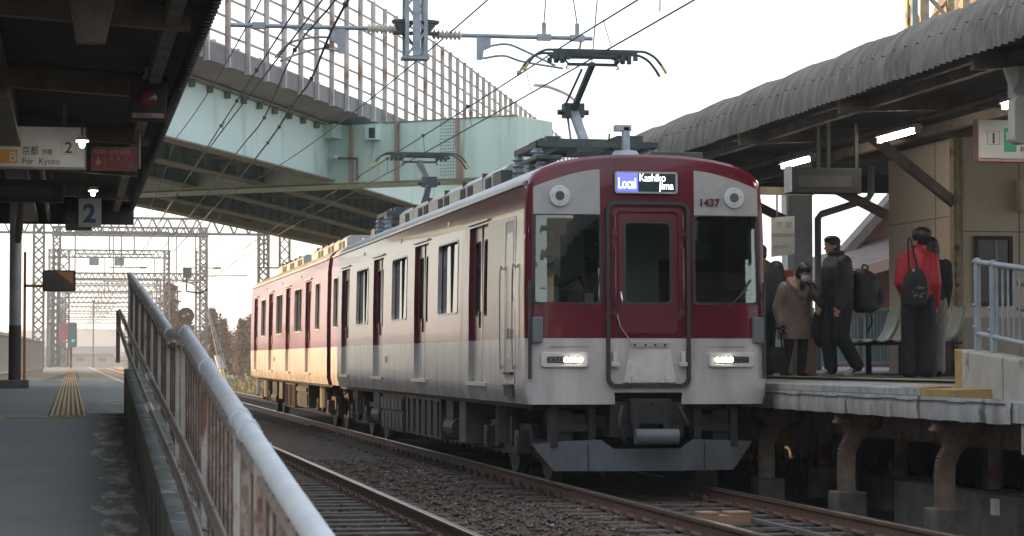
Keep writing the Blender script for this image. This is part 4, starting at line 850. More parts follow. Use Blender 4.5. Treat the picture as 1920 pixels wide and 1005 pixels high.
k = B(); k.box((8.7,21.2,-.42),(8.9,24.6,.12)); tag(k.build('cable_duct','concrete',bevel=.015),'low concrete duct under the platform between the footings','duct')
k = B(); k.box((8.36,20.9,-.02),(8.41,21.0,.13)); tag(k.build('white_marker','sign_white'),'small white marker plate beside the nearest support footing','marker')
k = B(); k.box((13.2,31,-.45),(13.4,60,.9)); k.box((10.5,24.4,-.45),(10.9,24.8,.9)); k.box((12.0,27.5,-.45),(15,27.7,.9)); tag(k.build('retaining_wall','concrete'),'dark retaining wall in the gloom under the right platform','retaining wall')
# ---- right canopy
rc = thing('station_canopy','long grey corrugated canopy with rounded streaked edge over platform 1','canopy',(0,0,0))
AR = [(7.80,4.10),(7.80,4.22),(7.83,4.36),(7.90,4.50),(8.02,4.62),(8.20,4.70),(8.45,4.75),(9.0,4.82),(12,5.05),(16,5.2)]
ysr = [-20+.04*i for i in range(1426)]
def rfn(i, y):
    x, z = AR[i]; per = 1.9; u = (y/per) % 1; sc_ = .03*(math.sin(math.pi*u)-.5)*min(1,i/4); c_ = .016*math.sin(y*2*math.pi/.16); st = .012 if int(y/.95)%2 else 0
    e = max(0,min(1,(6-i)/4)); return (x-(c_+st)*e*.8 - sc_*.3, y, z + sc_ + (c_+st)*(1-e*.6))
k = B(); k.grid(lambda i,y:rfn(i,y), list(range(len(AR))), ysr); k.build('roof_sheet','corr',rc,smooth=True,angle=180)
k = B(); k.box((7.86,14,4.04),(17,37,4.09)) if 0 else None
k.grid(lambda x,y:(x,y,4.16+(x-7.85)*.045),[7.86,17],[-20,37.0]); k.build('ceiling','dark_roof',rc)
k = B(); [k.tube([(7.78,y,4.38+.012*math.sin(y*7)),(7.75,y,4.38+.012*math.sin(y*7))],.007,6) for y in [14.2+.32*i for i in range(70)]]; k.build('hook_bolt','bracket',rc)
for y in (16.4,20.2,24,27.8,31.6,35.4):
    k = B(); k.bar((7.9,y,4.08),(11.3,y,4.25),.09,.16); k.build('rafter','beam',rc)
    if y > 30 or y == 27.8: k = B(); dy = 1.2 if y == 27.8 else 0; k.bar((9.60,y+.15,4.16),(11.12,y+.1+dy,3.42),.07,.13); k.build('brace','beam',rc)
k = B(); k.tube([(9.02,14,4.02),(9.02,36.8,4.02)],.03,8); k.box((8.2,14,4.05),(8.28,37,4.15)); k.box((10.1,14,4.1),(10.2,37,4.22)); k.build('purlin','beam',rc)
k = B(); k.box((11.08,29.0,1.2),(11.2,29.14,4.3)); k.box((11.12,28.98,1.2),(11.16,29.0,4.3)); k.build('column','rust_post',rc)
k = B(); k.box((9.63,31.2,1.2),(9.90,31.48,4.3)); pc = k.build('column','galv_fence',rc,bevel=.01); k = B(); k.box((9.60,31.17,1.2),(9.93,31.51,1.9)); k.build('column_foot','trim',pc)
k = B(); k.box((7.9,36.9,4.1),(17,37.0,4.7)); k.build('end_board','dark_roof',rc)
for (y,lb) in ((29.05,'lit tube lamp above the dark display on the right platform'),(25.3,'lit tube lamp in the middle of the right canopy'),(21.6,'lit tube lamp at the right picture edge under the canopy')): lamp(9.02,y,3.90,1.25,lb,'platform tube lamps',stem=.08)
# unseen house, added to block the sky mirrored in the right windscreen
t = thing('sky_blocking_house','added unseen brown house keeping sky reflections out of the right windscreen','building',(0,0,0)); k = B(); k.box((9.6,-22,-.4),(16,7.5,4.15)); k.build('wall','plas2',t)
for i in range(6): k = B(); k.box((9.56,-20+4.4*i,1.3),(9.6,-17.6+4.4*i,3.0)); wn = k.build('window','trim',t); k = B(); k.box((9.55,-19.9+4.4*i,1.4),(9.56,-17.7+4.4*i,2.9)); k.build('pane','tail',wn)
# waiting room
wr = thing('waiting_room','beige panelled waiting room on the right platform with brown framed window','building',(0,0,0))
k = B(); k.box((11.25,29.15,2.02 if 0 else 1.95),(16.5,31.95,4.3)); k.build('wall','plas',wr); k = B(); k.box((11.245,29.145,1.2),(16.5,31.955,1.95)); k.build('dado','plas2',wr)
k = B(); k.box((11.243,29.15,3.27),(11.25,31.95,3.285)); k.box((11.243,30.1,1.2),(11.25,30.115,4.3)); k.box((11.243,31.0,1.95),(11.25,31.012,3.27)); k.box((11.243,29.15,1.945),(11.25,31.95,1.96)); k.box((11.25,29.143,3.05),(16.5,29.15,3.065)); k.box((12.02,29.143,1.2),(12.035,29.15,4.3)); k.build('panel_joint','trim',wr)
k = B(); ring(k,[(11.40,2.1),(11.92,2.1),(11.92,3.0),(11.40,3.0)],[(11.45,2.15),(11.87,2.15),(11.87,2.95),(11.45,2.95)],lambda x,z:(x,29.11,z),lambda x,z:(x,29.16,z)); wn = k.build('window','pole_brown',wr); k = B(); k.box((11.45,29.135,2.15),(11.87,29.14,2.95)); k.build('pane','tail',wn); k = B(); k.box((11.68,29.12,2.15),(11.72,29.134,2.95)); k.build('sash','galv_fence',wn)
t = thing('wall_cabinet','beige wall cabinet with round lock high on the waiting room','cabinet',(0,0,0)); k = B(); k.box((11.98,28.98,3.32),(12.8,29.14,3.72)); k.build('casing','plas',t,bevel=.01); k = B(); k.tube([(12.12,28.98,3.40),(12.12,28.95,3.40)],.03,12); k.build('lock','chrome',t); k = B(); k.box((12.17,28.97,3.52),(12.20,28.98,3.62)); k.build('slot','ink',t)
# right signs
t = thing('direction_sign','white hanging sign with boxed numeral 1 at the right edge','sign',(0,22.7,0))
k = B(); k.box((8.94,0,3.43),(10.6,.12,3.82)); k.build('panel','sign_white',t,bevel=.006); k = B(); k.box((8.930,-.008,3.415),(8.942,.13,3.83)); k.box((8.93,-.012,3.40),(10.6,.13,3.425)); k.build('panel_frame','sign_pink',t)
k = B(); ring(k,[(9.03,3.57),(9.165,3.57),(9.165,3.705),(9.03,3.705)],[(9.033,3.573),(9.162,3.573),(9.162,3.702),(9.033,3.702)],lambda x,z:(x,-.003,z),lambda x,z:(x,.001,z)); k.build('numeral_box','ink',t); text('1',.145,'ink_blue',t,(9.062,-.004,3.585),bold=.003)
k = B(); k.box((9.21,-.004,3.50),(9.34,.001,3.74)); k.build('line_square','sign_green',t); text('M',.11,'sign_white',t,(9.225,-.007,3.62),bold=.002); text('Kashikojima',.085,'ink',t,(9.34+.04,-.004,3.50)); text('賢島',.11,'ink',t,(9.38,-.004,3.61),bold=.001); k = B(); k.box((9.3,.04,3.82),(9.33,.07,4.1)); k.build('hanger','beam',t)
t = thing('departure_display','dark unlit departure display hanging over the right platform','display',(0,25.9,0))
k = B(); k.box((7.97,0,3.29),(8.80,.22,3.58)); k.build('casing','black_box',t,bevel=.01); k = B(); k.box((8.05,-.004,3.36),(8.68,0,3.49)); k.build('screen','dark2',t); k = B(); k.box((7.955,-.01,3.30),(7.975,.23,3.60)); k.build('end_strip','lamp_case',t); k = B(); [k.box((x,.08,3.58),(x+.04,.12,4.1)) for x in (8.3,8.42,8.75)]; k.build('hanger','black_box',t)
t = thing('timetable_sign','grey hanging board with faded print beside the train corner','sign',(0,29.9,0))
k = B(); k.add([Vector(v) for v in ((8.93,0,2.74),(9.24,.0,2.78),(9.24,0,3.28),(8.93,0,3.25))],[(0,1,2,3)]); k.build('panel','sign_grey',t,solid=.02); k = B(); k.box((8.93,-.014,3.0),(9.24,-.012,3.05)); k.build('print_band','ink_grey',t); text('京 都',.10,'ink_grey',t,(8.98,-.014,3.12)); text('特急  急行',.045,'ink_grey',t,(8.95,-.014,2.86)); k = B(); [k.box((x,0,3.25),(x+.02,.02,3.6)) for x in (9.0,9.14)]; k.box((8.7,-.02,3.55),(9.5,.05,3.65)); k.build('hanger','beam',t)
t = thing('junction_box','grey box with pale curved cover at the upper right edge','equipment box',(0,20,0)); k = B(); k.box((8.23,0,3.74),(8.5,.2,4.02)); k.build('casing','galv_fence',t,bevel=.01); k = B(); k.prism([(8.12,4.0),(8.26,4.02),(8.26,3.9),(8.2,3.78)],lambda x,z:(x,-.02,z),lambda x,z:(x,0.05,z)); k.prism(rrect(8.19,3.32,8.36,3.75,.07),lambda x,z:(x,-.06,z),lambda x,z:(x,.1,z)); k.build('cover','lamp_case',t,bevel=.01)
t = thing('drainpipe','dark downpipe bending towards the waiting room','drainpipe',(0,33,0)); k = B(); k.tube([(10.55,0,1.25),(10.55,0,3.44),(10.6,0,3.50),(11.3,0,3.72),(11.35,0,3.8),(11.35,0,4.2)],.05,12); k.build('pipe','galv_fence',t,smooth=True)
t = thing('notice_box','orange red box with cream side behind the woman in the beige coat','box',(0,31.1,0)); k = B(); k.box((9.36,0,2.02),(9.60,.3,2.62)); k.build('casing','orange_box',t,bevel=.01); k = B(); k.box((9.60,-.01,2.1),(9.63,.3,2.6)); k.build('side_panel','cream_board',t)
t = thing('notice_board','cream notice board standing behind the platform fence','board',(0,34,0)); k = B(); k.box((11.1,0,2.02),(11.6,.04,2.66)); k.build('panel','cream_board',t,bevel=.005); k = B(); k.box((11.1,.01,1.24),(11.14,.03,2.02)); k.box((11.5,.01,1.24),(11.54,.03,2.02)); k.build('leg','galv_fence',t)
t = thing('platform_fence','green grey upright bar fence along the back of the right platform','fence',(0,0,0))
for i in range(84):
    y = 33.6+i*.16; k = B(); k.box((12.48,y,1.32),(12.52,y+.045,2.2)); k.build('bar','green_fence',t)
k = B(); [k.box((12.47,33.5,z),(12.53,47,z+.05)) for z in (1.33,2.17)]; [k.box((12.46,y,1.22),(12.56,y+.08,2.3)) for y in (33.5,36.5,39.5,42.5,45.5)]; k.build('fence_rail','green_fence',t)
# seats
st = thing('bench','row of pale moulded seats on a black frame against the waiting room','bench',(0,0,0))
def seat(y):
    k = B(); P = [(-.42,.44),(-.34,.455),(-.12,.43),(0,.45),(.10,.58),(.17,.80),(.18,.86)]; C = catm([(a,0,b) for a,b in P],3); W_ = [-.22,-.18,-.08,0,.08,.18,.22]
    k.grid(lambda i,wv:(10.72+C[i].x,y+wv*(1 if i<len(C)-3 else .85),1.2+C[i].z+.45*wv*wv),list(range(len(C))),W_); return k.build('seat','chair',st,smooth=True,solid=.025,angle=180)
for y in (28.35,28.95,29.55,30.15,30.75): seat(y)
k = B(); k.box((10.35,28.0,1.60),(10.80,31.1,1.63)); 
for y in (28.3,29.6,30.9): k.box((10.55,y-.03,1.2),(10.61,y+.03,1.6)); k.box((10.35,y-.04,1.2),(10.85,y+.04,1.22))
k.build('frame','black_box',st)
# ================================================================ ROAD OVERPASS
ov = thing('road_overpass','pale teal steel road overpass with rusty slatted fence crossing over the tracks','bridge',(0,0,0))
EDGE = [(-9.9,26),(-6.6,34),(-3.3,41.9),(0,49.7),(2.87,56.45),(4.55,60.44),(6.71,65.71),(9.3,72.2),(13.19,83.0),(19.46,101.8),(27,124),(36,150)]
EP = [Vector((p.x,p.y)) for p in catm([(a,b,0) for a,b in EDGE],12)]
AL = [0]
for a, b in zip(EP, EP[1:]): AL.append(AL[-1]+(b-a).length)
def ed(s, off=0):
    s = max(0,min(AL[-1]-.01,s)); i = 0
    while AL[i+1] < s: i += 1
    t = (s-AL[i])/(AL[i+1]-AL[i]); p = EP[i].lerp(EP[i+1],t); d = (EP[min(i+2,len(EP)-1)]-EP[max(i-1,0)]).normalized(); n = Vector((-d.y,d.x)); return p+n*off, d
def sweep(mb, prof, s0, s1, step=2.0):
    n = max(2,int((s1-s0)/step)+1); rings = []
    for i in range(n):
        s = s0+(s1-s0)*i/(n-1); rings.append([(*ed(s,o)[0],z) for o,z in prof])
    mb.loft(rings)
ST = AL[-1]
k = B(); sweep(k,[(0,8.60),(0,8.72),(.0,8.8),(11.6,8.8),(11.6,8.60),(10.4,8.36),(1.2,8.36)],0,ST); k.build('deck','soffit',ov)
k = B(); sweep(k,[(.10,8.8),(.10,9.0),(.25,9.0),(.25,8.8)],0,ST); sweep(k,[(.0,8.55),(-.02,8.55),(-.02,9.0),(.0,9.0)],0,ST); sweep(k,[(11.35,8.8),(11.35,9.2),(11.5,9.2),(11.5,8.8)],0,ST); k.build('parapet','curb',ov)
zb = lambda s: 6.72
k = B(); sweep(k,[(1.2,6.74),(1.2,8.36),(1.26,8.36),(1.26,6.74)],0,ST); g0 = k.build('girder','teal',ov)
k = B(); sweep(k,[(.98,6.70),(.98,6.74),(1.48,6.74),(1.48,6.70)],0,ST); sweep(k,[(.98,8.32),(.98,8.355),(1.48,8.355),(1.48,8.32)],0,ST); k.build('flange','flange',g0)
k = B(); s = 2
while s < ST-2:
    (p,d) = ed(s,1.12); k.cbox((p.x,p.y,8.22),(.14,.14,.16)); s += 1.35
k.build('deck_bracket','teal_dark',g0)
k = B()
for s in (52.0,52.35):
    p,d = ed(s,1.19); [k.tube([(p.x,p.y,6.8+.07*i),(p.x+.02,p.y-.05,6.8+.07*i)],.022,6) for i in range(22)]
k.build('rivet','teal_dark',g0)
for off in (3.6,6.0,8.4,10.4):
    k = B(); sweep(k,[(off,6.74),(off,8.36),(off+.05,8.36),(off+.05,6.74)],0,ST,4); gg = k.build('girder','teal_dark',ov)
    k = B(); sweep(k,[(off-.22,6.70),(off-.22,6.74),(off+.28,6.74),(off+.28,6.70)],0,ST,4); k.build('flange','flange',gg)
s = 6; n = 0
k = B(); kf = B()
while s < ST-4:
    a,_ = ed(s,1.3); b,_ = ed(s,10.4); k.bar((a.x,a.y,7.75),(b.x,b.y,7.75),.10,1.0); kf.bar((a.x,a.y,7.2),(b.x,b.y,7.2),.26,.03)
    c,_ = ed(s+4,10.4 if n%2 else 1.3); e,_ = ed(s,1.3 if n%2 else 10.4); kf.bar((e.x,e.y,7.0),(c.x,c.y,7.0),.16,.06); s += 4.2; n += 1
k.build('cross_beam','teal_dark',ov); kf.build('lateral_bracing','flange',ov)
# stiffener ribs on the inner girders
k = B(); s = 4
while s < ST-4:
    for off in (3.6,6.0,8.4): a,_ = ed(s,off-.12); b,_ = ed(s,off+.01); k.bar((a.x,a.y,6.74),(a.x,a.y,8.34),.12,.03)
    s += 1.4
k.build('stiffener','teal_dark',ov)['kind'] = 'stuff'
# crossbeam (portal pier cap)
C1 = Vector((12.45,66.75)); dr = Vector((-.77,.64)).normalized(); C0 = C1+dr*24.0; nr = Vector((.64,.77)).normalized(); C2 = C1+nr*2.1
def onb(t, d=0): return C1+dr*t-nr*d
def bx(mb, t0, t1, d0, d1, z0, z1):
    P = [onb(t0,d0),onb(t1,d0),onb(t1,d1),onb(t0,d1)]; mb.add([(p.x,p.y,z0) for p in P]+[(p.x,p.y,z1) for p in P],[(0,1,2,3),(4,5,6,7),(0,1,5,4),(1,2,6,5),(2,3,7,6),(3,0,4,7)])
k = B(); bx(k,0,24,0,-2.1,6.62,8.34); cb = k.build('pier_crossbeam','teal_rust',ov)
k = B(); bx(k,-.05,24,.12,.0,6.58,6.62); bx(k,-.02,4.5,.03,0,8.34,8.37); k.build('flange','flange',cb)
k = B(); bx(k,1.95,2.0,.05,0,6.62,8.34); bx(k,3.95,4.1,.06,0,6.62,8.34); bx(k,5.55,5.65,.10,0,6.62,8.34); k.build('vertical_flange','trim',cb)
k = B()
for i in range(6):
    for j in range(17): t = 2.10+.085*i; bx(k,t,t+.035,.018,0,6.72+.095*j,6.755+.095*j)
k.build('rivet','teal_dark',cb)
k = B(); bx(k,2.06,2.62,.006,0,6.66,8.30); k.build('splice_plate','teal_rust',cb)
k = B(); bx(k,5.9,6.5,.6,0,7.95,8.0); bx(k,5.9,6.5,.6,0,8.3,8.34); bx(k,5.95,6.4,.55,0,8.0,8.3); bx(k,4.6,5.0,.25,0,7.85,8.25); bx(k,5.9,6.1,.5,0,7.35,7.42); k.build('bearing_seat','teal',cb)
k = B(); bx(k,4.65,4.85,.27,.24,7.9,8.2); k.build('bearing','rubber',cb)
k = B(); p = onb(5.35,.12); q = onb(5.9,.3); k.tube([(q.x,q.y,7.35),(p.x,p.y,7.33),(p.x,p.y,6.7)],.045,8); p = onb(3.9,.15); k.tube([(p.x,p.y,8.3),(p.x,p.y,7.2)],.03,6); k.build('drainpipe','bracket',cb)
for t in (1.0,23.0):
    k = B(); p = onb(t,-1.05); k.box((p.x-.8,p.y-.8,-.5),(p.x+.8,p.y+.8,6.6)); k.build('pier_column','teal_rust',ov)
# fence
s = 0; n = 0; pk = []
def fence(off, sgn, s0, s1, step, cap):
    s = s0; n = 0
    while s < s1 and n < cap:
        a,d = ed(s,off); k = B(); nn = Vector((-d.y,d.x)); lo = 8.50 if off < 1 else 8.8
        k.bar((a.x,a.y,lo),(a.x,a.y,12.1),.03,.11,up=(nn.x,nn.y,0)); b = a+d*.07; c = a-d*.07
        for q in (nn*.055,-nn*.055): e = a+q; k.bar((e.x-d.x*.045,e.y-d.y*.045,(lo+12.1)/2),(e.x+d.x*.045,e.y+d.y*.045,(lo+12.1)/2),.02,12.1-lo)
        k.build('fence_post','fpost',ov); s += step; n += 1
def frails(off):
    k = B()
    for z in (9.3,9.75,10.2,10.65,11.1,11.55,12.08):
        sweep(k,[(off-.02,z-.025),(off-.02,z+.025),(off+.02,z+.025),(off+.02,z-.025)],20,ST,1.5)
    k.build('fence_rail','frail',ov)
fence(-.06,1,26,ST,1.5,60); frails(.0)
fence(11.45,1,36,ST,2.4,36); frails(11.4)
k = B(); sweep(k,[(2.0,9.35),(2.0,9.45),(2.05,9.45),(2.05,9.35)],20,ST,2); sweep(k,[(2.0,9.75),(2.0,9.85),(2.05,9.85),(2.05,9.75)],20,ST,2); sweep(k,[(9.5,9.75),(9.5,9.85),(9.55,9.85),(9.55,9.75)],20,ST,2); s=24
while s < ST: p,_ = ed(s,2.05); k.box((p.x-.06,p.y-.06,8.8),(p.x+.06,p.y+.06,9.9)); s += 2
k.build('guard_rail','frail',ov)
t = thing('street_lamp','curved arm street lamp standing on the overpass behind the front pantograph','street lamp',(23.6,110,8.8)); k = B(); k.tube(catm([(0,0,-.6),(0,0,3.0),(-.15,0,4.4),(-.6,0,5.0),(-1.5,0,5.38),(-1.75,0,5.42)],5),.075,8); k.build('pole','pole_pale',t,smooth=True); k = B(); k.prism([(-1.7,5.36),(-2.35,5.44),(-2.3,5.52),(-1.7,5.52)],lambda x,z:(x,-.12,z),lambda x,z:(x,.12,z)); k.build('lamp_head','galv',t)
# ================================================================ OVERHEAD LINE
def lattice(k, a, b, w, step, up, th=.05, d=.035):
    a, b = Vector(a), Vector(b); D = (b-a); L = D.length; D.normalize(); u = Vector(up).normalized(); r = D.cross(u).normalized()
    c = [u*(w/2)*i+r*(w/2)*j for i,j in ((1,1),(1,-1),(-1,-1),(-1,1))]
    for q in c: k.bar(a+q,b+q,th,th)
    n = max(2,int(L/step))
    for i in range(n):
        for (q, r2) in ((c[0],c[1]),(c[1],c[2]),(c[2],c[3]),(c[3],c[0])):
            k.bar(a+D*(L*i/n)+(q if i%2 else r2), a+D*(L*(i+1)/n)+(r2 if i%2 else q), d, d)
def insul(k, a, b, n, r):
    a, b = Vector(a), Vector(b); pts=[]; R=[]
    for i in range(4*n+1): pts.append(a+(b-a)*(i/(4*n))); R.append(r if i%4==2 else (r*.62 if i%4 in (1,3) else r*.42))
    k.tube(pts,R,14)
dc = thing('catenary_support','grey lattice drop column with ribbed insulators carrying the overhead wires','catenary support',(0,0,0))
YS = 30.2
k = B(); lattice(k,(4.30,YS,5.28),(4.30,YS,9.4),.24,.30,(0,1,0),.05,.03); k.box((4.13,YS-.14,5.24),(4.47,YS+.14,5.28)); k.box((4.25,YS-.15,5.28),(4.35,YS-.13,9.4)); k.build('drop_column','galv',dc)
k = B()
for z in (5.58,5.72): k.box((4.02,YS-.1,z-.012),(4.60,YS+.1,z+.012))
for s in (-1,1): k.prism([(4.30+s*.12,5.76),(4.30+s*.30,5.74),(4.30+s*.2,5.6),(4.3+s*.12,5.56)],lambda x,z:(x,YS-.08,z),lambda x,z:(x,YS+.08,z))
k.build('clamp','steel_dark',dc)
k = B(); insul(k,(4.52,YS,5.57),(4.90,YS,5.57),7,.075); k.build('insulator','porcelain',dc,smooth=True)
k = B(); insul(k,(4.06,YS,5.63),(3.68,YS,5.63),7,.075); k.build('insulator','porcelain',dc,smooth=True)
k = B(); k.tube([(4.88,YS,5.57),(6.62,YS,5.57)],.028,10); k.prism([(5.10,5.56),(5.28,5.56),(5.28,5.42),(5.19,5.38),(5.17,5.26),(5.10,5.26)],lambda x,z:(x,YS-.02,z),lambda x,z:(x,YS+.02,z)); [k.cbox((x,YS,5.57),(.18,.08,.08)) for x in (5.98,6.42)]; [k.cbox((x,YS,5.68),(.05,.04,.16)) for x in (5.98,6.42)]; k.build('arm','galv',dc,smooth=True)
k = B(); k.tube(catm([(5.26,YS,5.44),(5.5,YS,5.47),(5.75,YS,5.38),(6.15,YS+.1,5.22)],5),.015,8); k.tube(catm([(5.18,YS,5.28),(5.45,YS,5.32),(5.7,YS,5.25),(6.1,YS-.6,5.10)],5),.015,8); k.tube(catm([(6.36,YS,5.60),(6.46,YS,5.55),(6.45,YS,5.44),(6.40,YS,5.40)],4),.015,6); k.build('steady_arm','galv',dc,smooth=True)
k = B(); k.tube([(3.70,YS,5.63),(1.95,YS,5.63)],.028,10); k.prism([(3.40,5.62),(3.22,5.62),(3.22,5.46),(3.30,5.42),(3.32,5.30),(3.40,5.30)],lambda x,z:(x,YS-.02,z),lambda x,z:(x,YS+.02,z)); [k.cbox((x,YS,5.63),(.16,.08,.08)) for x in (2.3,2.9)]; k.build('arm','galv',dc,smooth=True)
k = B(); k.tube(catm([(3.25,YS,5.50),(3.0,YS,5.50),(2.7,YS,5.42),(2.52,YS+.1,5.24)],5),.015,8); k.tube(catm([(3.36,YS,5.32),(3.1,YS,5.36),(2.8,YS,5.28),(2.55,YS-.4,5.14)],5),.015,8); k.build('steady_arm','galv',dc,smooth=True)
k = B()
for a,b in (((5.98,YS,5.75),(6.2,YS,8.5)),((6.42,YS,5.75),(6.0,YS,8.5)),((6.60,YS,5.1),(6.9,YS,8.5)),((6.95,YS-2.3,5.6),(6.93,YS-2.5,7.5))): k.tube([a,b],.008,5)
k.build('stay_wire','wire',dc)
k = B(); lattice(k,(-6.2,YS,9.5),(12.5,YS,9.5),.5,.6,(0,1,0),.07,.04); k.build('truss','galv_far',dc)
# wires
def wire(name, label, pts, r=.011, mt='wire', grp='overhead wires', clamps=()):
    k = B(); k.tube(pts,r,5); o = k.build('overhead_wire' if name is None else name,mt); tag(o,label,'wire',grp)
    if clamps:
        q = B(); [q.cbox(c,(.05,.09,.05)) for c in clamps]; q.build('clamp','steel_dark',o)
    return o
def drops(k, label):
    for q in k.pieces(): tag(q._build('dropper_wire','wire'),label,'wire',label.replace('wire','wires'))
def sag(z0, zs, yy, spans):
    for a, b in zip(spans, spans[1:]):
        if a <= yy <= b: t = (yy-a)/(b-a); return z0 - zs*4*t*(1-t)
    return z0
SP = [-18,30.2,78,124,168,205,245,290,340,400]
yy = [6+1.5*i for i in range(60)] + [96+6*i for i in range(50)]
wire(None,'contact wire touching both pantographs of the train',[(6.27+.12*math.sin(y*.065),y,5.175) for y in yy if y > 12])
mz = lambda y: sag(5.52,.05,y,SP)
wire(None,'messenger wire above the contact wire of the train track',[(6.27+.05*math.sin(y*.065),y,mz(y)) for y in yy if y > 12],clamps=[(6.27,y,mz(y)) for y in (22,25,33.5,38,43,48,53,58)])
k = B(); [k.tube([(6.27,y,mz(y)),(6.27+.1*math.sin(y*.065),y,5.18)],.005,4) for y in [18+5*i for i in range(30)]]; drops(k,'thin dropper wire hanging over the train track')
wire(None,'contact wire of the empty left track',[(2.49+.15*math.sin(y*.065+1),y,5.18) for y in yy],.011)
mz2 = lambda y: sag(5.30,-.10,y,[-18,90,200,400])
wire(None,'messenger wire above the empty left track',[(2.49,y,mz2(y)) for y in yy],.011,clamps=[(2.49,y,mz2(y)) for y in (22,26,33,37,41,46,52,58)])
k = B(); [k.tube([(2.49,y,mz2(y)),(2.49+.1*math.sin(y*.065+1),y,5.19)],.005,4) for y in [13+4.5*i for i in range(32)]]; drops(k,'thin dropper wire hanging over the left track')
C4 = [(3.0,18,5.45),(2.93,26,5.3),(3.25,33,5.3),(3.3,36.6,5.3),(3.45,43,5.3),(3.6,61,5.3),(3.7,90,5.4)]
wire(None,'thick twisted feeder cable nearest the train on the left side',catm(C4,4),.016,clamps=C4[1:5]+[(3.1,29.5,5.3),(3.4,40,5.3)])
C5 = [(2.85,19,5.6),(2.93,26.4,5.5),(2.88,31.5,5.5),(3.15,40,5.45),(3.2,47,5.5),(3.3,66,5.5),(3.4,100,5.6)]
wire(None,'second sagging feeder cable left of the thick one',catm(C5,4),.013,clamps=C5[1:4])
wire(None,'thin wire running up to the top left beside the canopy edge',[(2.2,y,sag(6.2,.5,y,[4,52,100]) if y<100 else 6.2) for y in yy if y < 130],.009)
wire(None,'lone wire crossing in front of the overpass box girder',[(4.75,y,sag(6.4,.8,y,[-10,70,140])) for y in yy if 14 < y < 130],.010,clamps=[(4.75,33,sag(6.4,.8,33,[-10,70,140]))])
# far gantries
for j,(x,z) in enumerate(((-.6,8.6),(.8,9.0),(8.2,8.8),(9.2,7.6),(4.4,9.2))):
    wire(None,['upper line wire on the far left of the gantries','upper line wire over the left track beyond the overpass','upper line wire right of the train track beyond the overpass','outer line wire carried on the right gantry masts','centre line wire on top of the far trusses'][j],[(x,y,sag(z,.7,y,[100,124,168,205,245,290,340,400])) for y in range(100,400,4)],.014)
gal = [('gantry behind the photographer, seen only as a reflection',-17,-1.65,10.5,7.0,.78,.5),('first lattice gantry beyond the overpass with a zigzag truss',124,-1.65,9.75,7.85,.78,.5),('second gantry with stout masts behind the first',168,-.55,8.9,6.9,.45,.75),('third gantry with a pale box on its right mast',205,-1.7,8.6,7.1,.5,.5),('fourth gantry down the line',245,-1.2,9.0,7.1,.5,.5),('fifth gantry fading down the line',290,-1.2,9.0,7.1,.55,.5),('sixth gantry faint in the haze',340,-1.2,9.0,7.2,.55,.55),('farthest gantry dissolving in the haze',400,-1.2,9.0,7.3,.6,.6),('slim gantry standing between the first and second ones',147,-.9,7.9,8.9,.5,.4),('slim gantry between the second and third ones',186,-1.5,7.2,9.2,.55,.4),('slim gantry between the third and fourth ones',226,-2.0,8.0,8.4,.5,.4),('slim gantry between the fourth and fifth ones',268,-.8,8.6,8.2,.5,.4),('slim gantry between the fifth and sixth ones',315,-1.0,8.6,8.2,.55,.4)]
for i,(lb,y,xl,xr,z,h,mw) in enumerate(gal):
    t = thing('catenary_gantry',lb,'gantry',(0,y,0),0,'lattice gantries receding along the line')
    for x in (xl,xr): k = B(); lattice(k,(x,0,-.4),(x,0,z+h+(1.6 if i==2 else .0)+(-.4 if i==1 else 0)),mw,mw*1.0,(0,1,0),.12,.08); k.build('mast','galv_far',t)
    k = B(); n = int((xr-xl)/h/1.1)
    for yy_ in (-.2,.2):
        for zz in (z,z+h): k.bar((xl-(3.0 if i==1 else .3),yy_,zz),(xr+.3,yy_,zz),.10)
        x0_, x1_ = xl-(3.0 if i==1 else 0), xr
        n = int((x1_-x0_)/(h*.95))
        for j in range(n): a = x0_+(x1_-x0_)*j/n; b = x0_+(x1_-x0_)*(j+1)/n; c = (a+b)/2; k.bar((a,yy_,z),(c,yy_,z+h),.065); k.bar((c,yy_,z+h),(b,yy_,z),.065)
    k.build('truss','galv_far',t)
    k = B()
    for x in (2.49,6.27): k.bar((x,0,z),(x,0,6.1),.06); k.bar((x-.6,0,6.1),(x+.9,0,6.1),.05); insul(k,(x+.9,0,6.1),(x+1.3,0,6.1),4,.08)
    if i == 2: k.bar((xr+.2,0,7.2),(xr+3.2,0,7.25),.07); C = catm([(xr,0,5.9),(xr-.5,0,6.6),(xr-1.3,0,6.85)],4); [k.bar(a,b,.1) for a,b in zip(C,C[1:])]
    k.build('bracket_arm','galv_far',t)
t = thing('pipe_gantry','hanging pipe frame with two small signal boxes under the far trusses','gantry',(0,150,0)); k = B()
for z in (9.3,7.9): k.bar((.2,0,z),(5.9 if z>9 else 5.0,0,z),.08)
for x in (.2,2.3,3.8,5.9): k.bar((x,0,6.2 if x in(.2,5.9) else 7.9,),(x,0,9.3),.08)
k.build('frame','galv_far',t); k = B(); [k.box((x-.3,-.2,7.2),(x+.3,.2,7.75)) or k.box((x-.55,-.1,7.95),(x+.55,.1,8.1)) for x in (1.35,2.9)]; k.build('signal_box','galv',t)
t = thing('lattice_mast','lone lattice mast right of the gantries above the rear train car','mast',(9.62,110,0)); k = B(); lattice(k,(0,0,-.4),(0,0,7.2),.45,.5,(0,1,0),.07,.05); k.bar((-.2,0,5.6),(-1.2,0,5.6),.07); k.bar((-.95,0,5.6),(-.95,0,8.5),.09); k.build('mast','galv_far',t)
